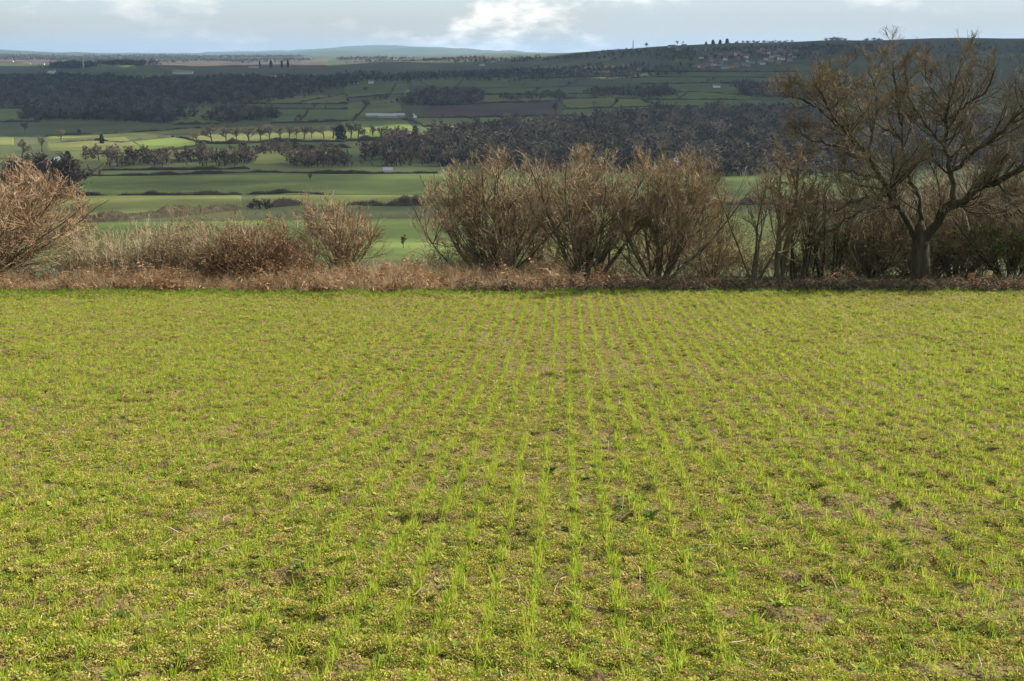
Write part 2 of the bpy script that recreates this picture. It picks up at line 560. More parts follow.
# ------------------------------------------------------------------ scattering for things nobody could count
def scatter(name, P, rot, scl, idx, variants, label, cat=None, loc=(0, 0, 0)):
    """points that carry one of the variants each; the variants live outside the scene"""
    me = bpy.data.meshes.new(name)
    P = np.asarray(P, np.float32)
    me.vertices.add(len(P))
    me.vertices.foreach_set('co', P.ravel())
    a = me.attributes.new('rot', 'FLOAT_VECTOR', 'POINT')
    a.data.foreach_set('vector', np.asarray(rot, np.float32).ravel())
    a = me.attributes.new('scl', 'FLOAT_VECTOR', 'POINT')
    s = np.asarray(scl, np.float32)
    if s.ndim == 1:
        s = np.repeat(s[:, None], 3, axis=1)
    a.data.foreach_set('vector', s.ravel())
    a = me.attributes.new('idx', 'INT', 'POINT')
    a.data.foreach_set('value', np.asarray(idx, np.int32))
    coll = bpy.data.collections.new(name + '_kinds')
    for v in variants:
        coll.objects.link(v)
    ng = bpy.data.node_groups.new(name + '_scatter', 'GeometryNodeTree')
    ng.interface.new_socket('Geometry', in_out='INPUT', socket_type='NodeSocketGeometry')
    ng.interface.new_socket('Geometry', in_out='OUTPUT', socket_type='NodeSocketGeometry')
    n, l = ng.nodes, ng.links
    gi, go = n.new('NodeGroupInput'), n.new('NodeGroupOutput')
    ci = n.new('GeometryNodeCollectionInfo')
    ci.inputs['Collection'].default_value = coll
    ci.inputs['Separate Children'].default_value = True
    ci.inputs['Reset Children'].default_value = True
    ip = n.new('GeometryNodeInstanceOnPoints')
    ip.inputs['Pick Instance'].default_value = True

    def named(nm, ty):
        x = n.new('GeometryNodeInputNamedAttribute')
        x.data_type = ty
        x.inputs['Name'].default_value = nm
        return x.outputs['Attribute']
    l.new(gi.outputs[0], ip.inputs['Points'])
    l.new(ci.outputs[0], ip.inputs['Instance'])
    l.new(named('idx', 'INT'), ip.inputs['Instance Index'])
    l.new(named('rot', 'FLOAT_VECTOR'), ip.inputs['Rotation'])
    l.new(named('scl', 'FLOAT_VECTOR'), ip.inputs['Scale'])
    l.new(ip.outputs[0], go.inputs[0])
    o = obj(name, me, loc=loc)
    md = o.modifiers.new('scatter', 'NODES')
    md.node_group = ng
    return tag(o, label, cat, kind='stuff')


# ================================================================== LARGE STRUCTURE
# land: one sheet from behind the camera to the horizon
ys = np.concatenate([np.linspace(-60, 21.4, 40), np.geomspace(22.0, 21000, 270)])
ts = np.linspace(-1, 1, 280)
ts = np.sign(ts) * (0.55 * np.abs(ts) + 0.45 * np.abs(ts) ** 3)
YY, TT = np.meshgrid(ys, ts, indexing='ij')
XX = TT * (np.maximum(YY, 0) * 1.15 + 60)
ZZ = terrain_z(XX, YY)
ZZ = np.where(YY < 21.9, ZZ - 0.25, ZZ)
nr, nc = YY.shape
ii, jj = np.meshgrid(np.arange(nr - 1), np.arange(nc - 1), indexing='ij')
FQ = np.stack([ii * nc + jj, ii * nc + jj + 1, (ii + 1) * nc + jj + 1, (ii + 1) * nc + jj], -1).reshape(-1, 4)
tag(obj('terrain', make_mesh('terrain', np.stack([XX, YY, ZZ], -1).reshape(-1, 3), FQ, M['land'], smooth=True)),
    'rolling valley land falling away below the crop field', 'terrain', kind='structure')


# the crop field: fine relief where the camera stands close
def field_noise(X, Y):
    r = (fbm(X * 2.2, Y * 2.2, 3, 31) - 0.5) * 0.05 + (fbm(X * 8, Y * 8, 3, 41) - 0.5) * 0.07 - 0.035 * np.clip((fbm(X * 5 + 30, Y * 5, 2, 47) - 0.60) * 5, 0, 1)
    return r


ROW, HEAD = 0.176, math.tan(math.radians(2.45))


def field_surface(X, Y):
    return field_z(Y) + field_noise(X, Y)


fy = np.geomspace(3.0, EDGE + 0.15, 340)
ft = np.linspace(-1, 1, 400)
FY, FT = np.meshgrid(fy, ft, indexing='ij')
FX = FT * (FY * 0.47 + 1.2)
FZ = field_surface(FX, FY)
nr, nc = FY.shape
ii, jj = np.meshgrid(np.arange(nr - 1), np.arange(nc - 1), indexing='ij')
FQ = np.stack([ii * nc + jj, ii * nc + jj + 1, (ii + 1) * nc + jj + 1, (ii + 1) * nc + jj], -1).reshape(-1, 4)
tag(obj('crop_field', make_mesh('crop_field', np.stack([FX, FY, FZ], -1).reshape(-1, 3), FQ, M['soil'], smooth=True)),
    'gently sloping field of mossy soil sown with young cereal', 'field', kind='structure')


# fields of the valley: sheets draped a little above the land
def draped(name, px, mat, label, n=40):
    c = [hit(*p) for p in px]
    s, t = np.meshgrid(np.linspace(0, 1, n), np.linspace(0, 1, n), indexing='ij')
    P = (c[0][None, None] * ((1 - s) * (1 - t))[..., None] + c[1][None, None] * (s * (1 - t))[..., None]
         + c[2][None, None] * (s * t)[..., None] + c[3][None, None] * ((1 - s) * t)[..., None])
    P[..., 2] = terrain_z(P[..., 0], P[..., 1]) + 0.05 + P[..., 1] * 0.0005
    for e in (P[0], P[-1], P[:, 0], P[:, -1]):     # edges tuck into the land
        e[:, 2] -= 0.3 + e[:, 1] * 0.001
    ii, jj = np.meshgrid(np.arange(n - 1), np.arange(n - 1), indexing='ij')
    Fq = np.stack([ii * n + jj, ii * n + jj + 1, (ii + 1) * n + jj + 1, (ii + 1) * n + jj], -1).reshape(-1, 4)[:, ::-1]
    o = obj(name, make_mesh(name, P.reshape(-1, 3), Fq, mat, smooth=True))
    return tag(o, label, 'field', kind='structure')


FIELDS = [
    ('pasture', [(-60, 194), (900, 196), (900, 174), (-60, 176)], 'green', 'wide green pasture below the tree line at the valley foot'),
    ('pasture', [(-60, 222), (246, 207), (246, 195.5), (-60, 196.5)], 'olive', 'yellowish pasture between two dark hedges at the left'),
    ('pasture', [(-60, 261), (1100, 261), (1100, 207), (-60, 224)], 'bright', 'bright green pasture just beyond the bramble thickets'),
    ('pasture', [(246, 205), (900, 203), (900, 197), (246, 195.5)], 'olive', 'thin strip of yellowish pasture above the bush clump'),
    ('pasture', [(60, 162), (205, 160), (205, 150), (60, 152)], 'olive', 'narrow olive meadow among the bare trees at the left'),
    ('pasture', [(45, 151), (150, 151), (125, 137), (45, 143)], 'olive', 'sunlit yellow green field beside the lone evergreen'),
    ('pasture', [(145, 150), (204, 145), (178, 137), (132, 142)], 'bright', 'bright striped field where the hedges meet'),
    ('pasture', [(45, 139), (200, 133), (198, 128), (45, 136)], 'olive', 'long thin green field above the sunlit one'),
    ('pasture', [(-20, 145), (14, 145), (14, 138), (-20, 138)], 'olive', 'small sunlit patch of field at the left edge'),
    ('pasture', [(188, 142), (348, 140), (348, 126), (188, 129)], 'olive', 'sunlit strip of pasture behind the row of bare trees'),
    ('pasture', [(340, 138), (420, 136), (408, 121), (340, 122)], 'bright', 'sunlit pasture below the farm roofs'),
    ('pasture', [(418, 126), (466, 131), (475, 119), (412, 118)], 'olive', 'small bright field beside the curving hedge'),
    ('pasture', [(480, 127), (600, 126), (574, 117), (474, 118)], 'bright', 'bright field below the ploughed land'),
    ('pasture', [(588, 121), (660, 115), (660, 108.5), (574, 115.5)], 'olive', 'olive field bordering the big dark wood'),
    ('ploughed_field', [(416, 118), (562, 115.5), (560, 101.5), (430, 106)], 'plough', 'dark brown ploughed field in the middle of the valley'),
    ('pasture', [(250, 164), (332, 164), (328, 151), (258, 151)], 'olive', 'rough olive meadow among scrub at the valley foot'),
    ('pasture', [(-20, 122), (37, 121), (36, 109), (-20, 109)], 'green', 'dull green field at the left edge beside the wood'),
    ('pasture', [(172, 124), (220, 123), (220, 106.5), (174, 107)], 'green', 'green field between two dark woods'),
    ('pasture', [(270, 123), (350, 121), (350, 110), (272, 109)], 'green', 'green field right of the dark copse'),
    ('pasture', [(236, 108.5), (350, 109), (350, 104.5), (236, 104.5)], 'dull', 'dim strip of field between two hedges'),
    ('pasture', [(250, 103.5), (345, 103.5), (350, 95), (280, 96)], 'olive', 'olive field on the far slope above two hedges'),
    ('pasture', [(344, 120), (402, 111), (400, 99), (346, 104)], 'olive', 'olive field behind the farm'),
    ('pasture', [(340, 98), (412, 95), (408, 84), (345, 86)], 'green', 'green field with a white house on its upper side'),
    ('pasture', [(412, 87), (514, 88), (508, 78), (410, 79)], 'green', 'green field above the central copse'),
    ('pasture', [(482, 94), (596, 94), (596, 88.5), (490, 88.5)], 'green', 'long green field right of the central copse'),
    ('pasture', [(482, 102), (560, 100), (558, 95.5), (484, 96)], 'olive', 'thin olive strip above the ploughed land'),
    ('pasture', [(562, 109), (652, 107), (640, 98.5), (562, 99.5)], 'olive', 'olive field with a lone round bush'),
    ('pasture', [(562, 116), (655, 110), (652, 107.8), (562, 109.8)], 'green', 'narrow green field above the bright one'),
    ('pasture', [(566, 98), (640, 97), (630, 94.6), (566, 94.6)], 'green', 'narrow green strip under the valley spinney'),
    ('pasture', [(645, 106), (762, 106), (762, 100.6), (645, 100.6)], 'green', 'lowest green strip of field on the right slope'),
    ('pasture', [(645, 99.8), (752, 99.8), (752, 93), (645, 93)], 'bright', 'second strip of field from below on the right slope'),
    ('pasture', [(645, 92.2), (752, 92.2), (752, 84.6), (645, 84.6)], 'green', 'third strip of field on the right slope with a white house'),
    ('pasture', [(630, 83.8), (790, 83.8), (790, 78.6), (630, 78.6)], 'green', 'fourth strip of field on the right slope'),
    ('pasture', [(620, 77.8), (800, 77.8), (800, 72.5), (640, 73)], 'green', 'uppermost strip of field below the village'),
    ('stubble_field', [(640, 110.5), (692, 108.5), (690, 106.6), (640, 107.6)], 'pale', 'thin beige stubble strip above the big dark wood'),
    ('pasture', [(520, 88), (600, 87), (594, 79), (525, 79)], 'dull', 'dim field on the far slope below red roofs'),
    ('pasture', [(672, 64.5), (700, 64.5), (698, 58), (674, 59)], 'green', 'small green field left of the hillside village'),
    ('pasture', [(84, 72), (140, 71), (134, 64.5), (94, 64.5)], 'green', 'green hump of field in the far left distance'),
    ('pasture', [(134, 78), (166, 77.5), (164, 72), (136, 72)], 'bright', 'far green field right of the hump'),
    ('pasture', [(-40, 62), (60, 63.5), (60, 58.5), (-40, 58)], 'heath', 'far pale brown land at the left below the skyline'),
    ('pasture', [(150, 66), (330, 66), (330, 60), (150, 60)], 'heath', 'far pale brown land right of the tree clumps'),
    ('pasture', [(345, 63.5), (470, 61), (460, 56.5), (345, 58.5)], 'heath', 'far brown fields below the distant blue hills'),
    ('pasture', [(800, 72), (1040, 72), (1040, 56), (800, 57)], 'dull', 'dim upland grazing behind the oak crown'),
    ('pasture', [(690, 178), (880, 182), (880, 170), (690, 169)], 'green', 'green field seen through the slim trees below the white shed'),
]
for nm, px, mk, lb in FIELDS:
    draped(nm, px, M[mk], lb)


# ================================================================== FAR TREES, WOODS, HEDGES
def far_tree_mesh(seed, height, spread, detail, twigs):
    """trunk part and crown part of a bare tree seen from afar"""
    rng = np.random.RandomState(seed)
    tp, tr = grow(rng, np.zeros((1, 3)), np.array([[0, 0, 1.0]]), arr(height * 0.62, 1), arr(height * 0.028, 1), arr(height * 0.012, 1), 5, 0.06, 0.05)
    n1 = 9 if detail else 8
    P, D, L, R = spawn(rng, tp, tr, arr(height * 0.62, 1), n1, 0.35 if detail else 0.08, 1.0, 0.75, 0.25, 0.85 * spread, 0.6)
    bp, br = grow(rng, P, D, L, R, R * 0.3, 4, 0.12, 0.17)
    parts = [tubes(bp, br, 4)]
    n2 = 7 if detail else 4
    P, D, L, R = spawn(rng, bp, br, L, n2, 0.25, 1.0, 0.7, 0.25, 0.55, 0.6)
    cp, cr = grow(rng, P, D, L, R, R * 0.3, 3, 0.15, 0.06)
    parts.append(tubes(cp, cr, 3))
    P, D, L, R = spawn(rng, cp, cr, L, twigs, 0.15, 1.0, 0.6, 0.3, 0.6, 0.6)
    R = np.maximum(R, height * (0.0045 if detail else 0.010))
    dp, dr = grow(rng, P, D, L, R, R * 0.5, 2, 0.2, 0.05)
    tw = [tubes(dp, dr, 3)]
    if True:
        ends = np.concatenate([dp[:, -1], dp[:, 1]])
        tw.append(quads(ends, arr(height * (0.022 if detail else 0.045), len(ends)), rng, aspect=0.45))
    trunk = join([tubes(tp, tr, 6)] + parts)
    return trunk, join(tw)


def evergreen_mesh(seed, height, width):
    rng = np.random.RandomState(seed)
    n = 900
    t = rng.uniform(0.08, 1, n)
    r = width / 2 * np.sqrt(np.clip(1 - ((t - 0.4) / 0.62) ** 2, 0.02, 1)) * np.sqrt(rng.uniform(0.3, 1, n)) * rng.uniform(0.75, 1.15, n)
    a = rng.uniform(0, 2 * np.pi, n)
    r = r * (0.55 + 0.9 * fbm(a * 1.3, t * 4, 2, seed))
    P = np.stack([r * np.cos(a), r * np.sin(a), t * height], 1)
    V = quads(P, arr(height * 0.055, n), rng, aspect=0.7)
    tp, tr = grow(rng, np.zeros((1, 3)), np.array([[0, 0, 1.0]]), arr(height * 0.8, 1), arr(height * 0.03, 1), arr(height * 0.01, 1), 3, 0.02, 0)
    return tubes(tp, tr, 6), V


FAR = []        # (trunk mesh, crown mesh)
for s in range(4):
    t, c = far_tree_mesh(100 + s, 10.0, [1.0, 0.85, 1.1, 0.75][s], True, 8)
    FAR.append((make_mesh('trunk', t[0], t[1], M['far_bark']), make_mesh('crown', c[0], c[1], M['far_twig'])))
FARW = []
for (t, c) in FAR:
    c2 = c.copy()
    c2.materials.clear()
    c2.materials.append(M['far_twig_warm'])
    FARW.append((t, c2))
EVER = []
for s in range(2):
    t, c = evergreen_mesh(140 + s, 10.0, [6.5, 4.5][s])
    EVER.append((make_mesh('trunk', t[0], t[1], M['far_bark']), make_mesh('crown', c[0], c[1], M['far_green'])))


def far_tree(kind, x, y, hpx, label, group=None, wide=1.0, cat='tree', name=None, sink=0.0):
    p = hit(x, y)
    d = p[1] * CT - p[2] * ST
    h = hpx * d / F
    pool = {'bare': FAR, 'warm': FARW, 'ever': EVER}[kind]
    tm, cm = pool[RS.randint(len(pool))]
    o = obj(name or {'bare': 'bare_tree', 'warm': 'bare_tree', 'ever': 'evergreen_tree'}[kind], None, loc=(p[0], p[1], p[2] - 0.1 - sink * h), rz=RS.uniform(0, 6.28))
    o.empty_display_size = 0.5
    k = h / (10.0 if kind == 'ever' else 9.2)
    o.scale = (k * wide, k * wide, k)
    obj('trunk', tm, o)
    obj('crown', cm, o)
    return tag(o, label, cat, group)


def tree_row(kind, pts, label, group, wide=1.0, sink=0.0):
    """a row one can count: '{}' in the label takes the place counted from the left"""
    pts = sorted(pts)
    for i, (x, y, h) in enumerate(pts):
        far_tree(kind, x, y, h * RS.uniform(0.78, 1.2), label.format(ORD[i + 1]), group, wide * RS.uniform(0.85, 1.4), sink=sink)


# low-detail trees for the woods (each wood reads as one mass)
def lod_variants(mat, tag_, n=4, seed=300):
    out = []
    for s in range(n):
        t, c = far_tree_mesh(seed + s, 10.0, [1.0, 0.9, 1.15, 0.8][s % 4], False, 5)
        V, Fq = join([t, c])
        idx = np.concatenate([np.zeros(len(t[1]), int), np.ones(len(c[1]), int)])
        out.append(obj('kind_' + tag_ + str(s), make_mesh('wood_tree', V, Fq, [M['far_bark'], mat], idx), link=False))
    return out


WOOD_V = lod_variants(M['far_twig'], 'bare')
WOOD_W = lod_variants(M['far_twig_warm'], 'warm', seed=320)


def in_poly(x, y, poly):
    c = np.zeros(len(x), bool)
    j = len(poly) - 1
    for i in range(len(poly)):
        xi, yi, xj, yj = poly[i][0], poly[i][1], poly[j][0], poly[j][1]
        m = ((yi > y) != (yj > y)) & (x < (xj - xi) * (y - yi) / (yj - yi + 1e-12) + xi)
        c ^= m
        j = i
    return c


def wood(name, px, gap, hgt, label, variants=None, seed=0, warm=0.0, limit=2600):
    variants = variants or WOOD_V
    rng = np.random.RandomState(seed + 900)
    poly = [hit(*p)[:2] for p in px]
    a = np.array(poly)
    lo, hi = a.min(0), a.max(0)
    n = int(min((hi[0] - lo[0]) * (hi[1] - lo[1]) / gap ** 2, 14000))
    X, Y = rng.uniform(lo[0], hi[0], n), rng.uniform(lo[1], hi[1], n)
    q = 14 + Y * 0.012
    k = in_poly(X + (fbm(X / 45, Y / 45, 3, seed + 1) - 0.5) * 2.6 * q, Y + (fbm(X / 45 + 50, Y / 45, 3, seed + 2) - 0.5) * 5.0 * q, poly)
    X, Y = X[k][:limit], Y[k][:limit]
    low = rng.randint(0, len(X), int(len(X) * 0.8))     # understorey between the trees
    und = np.concatenate([np.ones(len(X)), rng.uniform(0.35, 0.6, len(low))])
    X, Y = np.concatenate([X, X[low] + rng.normal(0, gap * 0.7, len(low))]), np.concatenate([Y, Y[low] + rng.normal(0, gap * 0.7, len(low))])
    P = np.stack([X, Y, terrain_z(X, Y) - 0.2], 1)
    n = len(P)
    rot = np.stack([np.zeros(n), np.zeros(n), rng.uniform(0, 6.28, n)], 1)
    k = und * hgt / 9.5 * rng.uniform(0.7, 1.2, n) * (0.8 + 0.5 * fbm(X / 60, Y / 60, 2, seed))
    scl = np.stack([k * rng.uniform(1.0, 1.5, n), k * rng.uniform(1.0, 1.5, n), k], 1)
    vs_ = [obj('kind', v.data, link=False) for v in variants] + ([obj('kind_w', v.data, link=False) for v in WOOD_W] if warm else [])
    idx = rng.randint(0, len(variants), n)
    if warm:
        idx = np.where(rng.uniform(size=n) < warm, rng.randint(len(variants), len(vs_), n), idx)
    return scatter(name, P, rot, scl, idx, vs_, label, 'wood')


wood('wood', [(430, 168), (800, 180), (860, 168), (860, 130), (800, 112), (700, 112), (655, 118), (600, 126), (540, 131), (470, 135), (415, 148)], 11, 14,
     'big dark leafless wood filling the valley behind the shrubs', seed=1, warm=0.12, limit=3000)
wood('wood', [(360, 168), (470, 168), (470, 140), (430, 140), (380, 147)], 12, 12, 'brownish scrub woodland in front of the big dark wood', seed=2, warm=0.6)
wood('wood', [(38, 121), (176, 123), (178, 108), (150, 101), (90, 99), (42, 106)], 10, 13, 'dark leafless wood with a rounded front at the left', seed=3)
wood('wood', [(-60, 107), (40, 107), (100, 99), (180, 107), (250, 104), (300, 96), (345, 88), (345, 79), (250, 77), (150, 80), (-60, 76)], 17, 11,
     'broad dark woodland across the far left slope', seed=4, limit=4500)
wood('copse', [(216, 124), (272, 122), (268, 111), (222, 111)], 10, 12, 'dark copse right of the green field at the left', seed=5)
wood('wood', [(410, 105), (440, 107), (482, 100), (482, 93), (440, 92), (410, 97)], 11, 11, 'grey copse above the ploughed field', seed=6)
wood('wood', [(594, 98), (668, 97), (668, 91), (594, 91)], 12, 10, 'spinney between the fields right of the ploughed land', seed=7)
wood('wood', [(330, 82), (520, 82), (640, 78), (690, 73), (690, 66), (620, 66), (500, 70), (340, 74)], 26, 10,
     'band of dark trees and hedges across the far slope', seed=8, limit=2600)
wood('wood', [(746, 97), (860, 99), (860, 88), (750, 87)], 11, 13, 'square dark plantation on the right slope', seed=9)
wood('wood', [(672, 62), (880, 60), (880, 46), (760, 47), (700, 50), (660, 54)], 26, 9, 'dark trees between the houses of the hillside village', seed=10, limit=1500)
wood('wood', [(535, 62), (690, 62), (690, 48), (640, 51), (560, 57)], 30, 9, 'dark wooded ridge in the middle distance', seed=11, limit=1500)
wood('wood', [(60, 69), (90, 69), (90, 65), (60, 65)], 18, 16, 'dark tree clump on the skyline beside the white tower', seed=12)
wood('wood', [(105, 66), (142, 67), (142, 63.5), (105, 63)], 20, 17, 'dark tree clump on the far left hump', seed=13)
wood('wood', [(84, 168), (180, 166), (250, 168), (250, 159), (150, 159), (84, 160)], 9, 10, 'line of bare brown trees above the wide green pasture', seed=14, warm=0.6)
wood('wood', [(284, 169), (350, 169), (350, 160), (284, 158)], 10, 11, 'dark bare trees at the end of the wide green pasture', seed=15, warm=0.35)
wood('wood', [(240, 155), (296, 153), (296, 145), (244, 147)], 9, 8, 'dark scrub in front of the sunlit strip', seed=16, warm=0.3)
wood('wood', [(500, 101), (566, 100), (566, 96), (500, 96)], 15, 9, 'thin tree belt behind the ploughed land', seed=17)
wood('wood', [(880, 60), (1060, 60), (1060, 44), (880, 44)], 40, 9, 'dim trees on the hillside behind the oak', seed=18, limit=800)
wood('wood', [(800, 168), (1060, 170), (1060, 120), (860, 120)], 14, 11, 'dark wood seen through the oak branches', seed=19, limit=1500)
wood('wood', [(-60, 60), (300, 62), (300, 56.2), (-60, 55.5)], 45, 13, 'far brown woods below the skyline at the left', seed=20, limit=3000, warm=0.4)
wood('wood', [(340, 61.5), (540, 61), (540, 57.5), (340, 58)], 40, 12, 'far woods in front of the blue hills', seed=21, limit=900)

RS = np.random.RandomState(21)
tree_row('warm', [(197, 144, 17), (212, 143, 16), (226, 143, 17), (237, 142, 15), (249, 142, 17), (261, 141, 15), (270, 141, 16), (281, 141, 18), (289, 140, 17),
                  (297, 139, 13), (304, 140, 14), (312, 139, 13), (324, 139, 14), (333, 139, 14)],
         '{} tree from the left in the bare row before the sunlit strip', 'bare trees along the sunlit strip', 1.15)
tree_row('bare', [(351, 139, 14), (358, 139, 15), (365, 139, 13), (373, 139, 14), (381, 139, 14), (389, 139, 16), (397, 139, 16), (405, 139, 15)],
         '{} tree from the left in the dark row below the farm', 'dark bare trees below the farm', 1.15)
far_tree('ever', 341, 141, 16, 'dark pointed evergreen at the right end of the bare tree row')
far_tree('ever', 415, 139, 13, 'small dark evergreen just below the white farm gable')
far_tree('ever', 102, 144, 10, 'dark evergreen on the hedge of the sunlit left field')
far_tree('ever', 68, 161, 10, 'small evergreen beside the pale roof at the left')
far_tree('bare', 92, 178, 11, 'left one of two dark bushes at the edge of the wide pasture', wide=1.0)
far_tree('bare', 101, 178, 10, 'right one of two dark bushes at the edge of the wide pasture', wide=1.0)
far_tree('bare', 25, 132, 10, 'small lone bare tree in the dim field at the far left')
far_tree('warm', 22, 158, 19, 'pale brown bare tree rising behind the big left bush', wide=1.2)
far_tree('warm', 42, 152, 18, 'sunlit bare tree above the dark rounded tree at the left')
far_tree('bare', 61, 142, 13, 'dark bare tree in front of the dim strip at the left')
far_tree('bare', 78, 136, 8, 'low dark tree on the field edge below the rounded wood')
far_tree('bare', 143, 160, 14, 'tall thin tree standing over the bare tree line at the left', wide=0.6)
far_tree('bare', 149, 160, 13, 'second thin tree beside the tall one at the left', wide=0.6)
far_tree('bare', 311, 181, 8, 'tiny lone bush in the middle of the wide pasture', wide=0.9)
far_tree('bare', 314, 110, 7, 'round dark tree on the hedge of the far olive field', wide=1.1)
far_tree('bare', 594, 107, 6, 'lone round bush in the olive field right of the ploughed land', wide=1.3)
far_tree('bare', 555, 115, 14, 'dark tree at the right corner of the ploughed field')
far_tree('bare', 403, 249, 15, 'dim small tree below the slope left of the first hazel', wide=0.8)
tree_row('bare', [(366, 92, 7), (380, 101, 7), (386, 100, 8), (374, 101, 6), (348, 104, 6)], '{} small tree from the left on the slope behind the farm', 'small trees behind the farm')
tree_row('ever', [(260, 68, 7), (271, 68, 9), (282, 68, 8), (288, 68, 7)], '{} far poplar from the left on the hazy skyline', 'far poplars on the skyline', wide=0.45)
tree_row('bare', [(738, 43, 4.2), (743, 42.6, 4.5), (748, 42.4, 4), (753, 42.2, 4.4), (758, 41.8, 4), (764, 41.4, 4.2), (769, 41, 4), (774, 41, 4.2), (780, 40.6, 4), (786, 40.6, 4), (792, 40.4, 3.6)],
         '{} tree from the left in the skyline row above the village', 'skyline trees above the village', wide=2.2, sink=0.45)
tree_row('bare', [(826, 39.2, 4.2), (831, 39, 5), (836, 38.8, 5), (841, 38.8, 4.6), (846, 38.8, 3.8), (868, 38.2, 4.4), (873, 38.2, 4.2), (878, 38.2, 3.6)],
         '{} tree from the left in the two clumps on the right skyline', 'clump trees on the right skyline', wide=2.2, sink=0.45)
tree_row('ever', [(706, 45, 3.5), (713, 44.5, 4.5), (720, 44, 5), (727, 43.8, 4.5)], '{} dark tree from the left on the mound left of the skyline row', 'dark trees on the skyline mound', wide=1.2)
tree_row('bare', [(647, 48, 5), (677, 45.5, 4.5), (683, 45.2, 5)], '{} small tree from the left on the middle skyline', 'small trees on the middle skyline')


tree_row('bare', [(253, 208.5, 11), (259, 209, 14), (265, 209, 13), (271, 208, 9)], '{} of the dark bushes clumped where the curving hedge ends', 'clumped dark bushes', 1.5, sink=0.3)


def hedge(px, h, w, label, mat='hedge', seed=0):
    P = np.array([hit(*p) for p in px])
    seg = np.linalg.norm(np.diff(P[:, :2], axis=0), axis=1)
    s = np.concatenate([[0], np.cumsum(seg)])
    n = int(np.clip(s[-1] / max(1.2, P[:, 1].mean() / 420), 8, 500))
    q = np.linspace(0, s[-1], n)
    X, Y = np.interp(q, s, P[:, 0]), np.interp(q, s, P[:, 1])
    dx, dy = np.gradient(X), np.gradient(Y)
    ln = np.hypot(dx, dy) + 1e-9
    nx, ny = -dy / ln, dx / ln
    X = X + nx * (fbm(q / 15, q * 0, 2, seed) - 0.5) * w * 0.6
    Y = Y + ny * (fbm(q / 15, q * 0, 2, seed) - 0.5) * w * 0.6
    k = 9
    a = np.linspace(0, np.pi, k)
    rng = np.random.RandomState(seed + 77)
    endt = np.sqrt(np.clip(np.minimum(q, s[-1] - q) / (2.2 * h), 0.02, 1))
    hh = h * endt[:, None] * (0.3 + 1.5 * fbm(q / 9, q * 0 + 3, 3, seed + 3) ** 1.3)[:, None] * rng.uniform(0.78, 1.22, (n, k))
    ww = w * (0.7 + 0.6 * fbm(q / 11, q * 0 + 7, 3, seed + 5))[:, None] * rng.uniform(0.85, 1.15, (n, k))
    c, sn = np.cos(a)[None], np.sin(a)[None]
    c = np.sign(c) * np.abs(c) ** 0.6
    sn = sn ** 0.6
    Z0 = terrain_z(X, Y)[:, None] - 0.3
    V = np.stack([X[:, None] + nx[:, None] * c * ww / 2, Y[:, None] + ny[:, None] * c * ww / 2, Z0 + sn * hh + 0.3], -1)
    V[:, 0, 2] = V[:, -1, 2] = Z0[:, 0]
    ii, jj = np.meshgrid(np.arange(n - 1), np.arange(k - 1), indexing='ij')
    Fq = np.stack([ii * k + jj, (ii + 1) * k + jj, (ii + 1) * k + jj + 1, ii * k + jj + 1], -1).reshape(-1, 4)
    base = np.array([X[n // 2], Y[n // 2], Z0[n // 2, 0]])
    parts = [(V.reshape(-1, 3) - base, Fq)]
    if P[:, 1].mean() < 1100:                       # twigs stand out of the nearer hedges
        m = int(s[-1] * 9)
        i = rng.randint(0, n, m)
        j = rng.randint(1, k - 1, m)
        tp, tr = grow(rng, V[i, j] - base, np.stack([rng.normal(0, 0.5, m), rng.normal(0, 0.5, m), np.ones(m)], 1),
                      rng.uniform(0.3, 1.0, m) * h * 0.4, arr(0.05, m), arr(0.03, m), 1, 0.1, 0)
        parts.append(tubes(tp, tr, 3))
    V2, F2 = join(parts)
    o = obj('hedge', make_mesh('hedge', V2, F2, M[mat]), loc=base)
    return tag(o, label, 'hedge', 'field hedges in the valley')


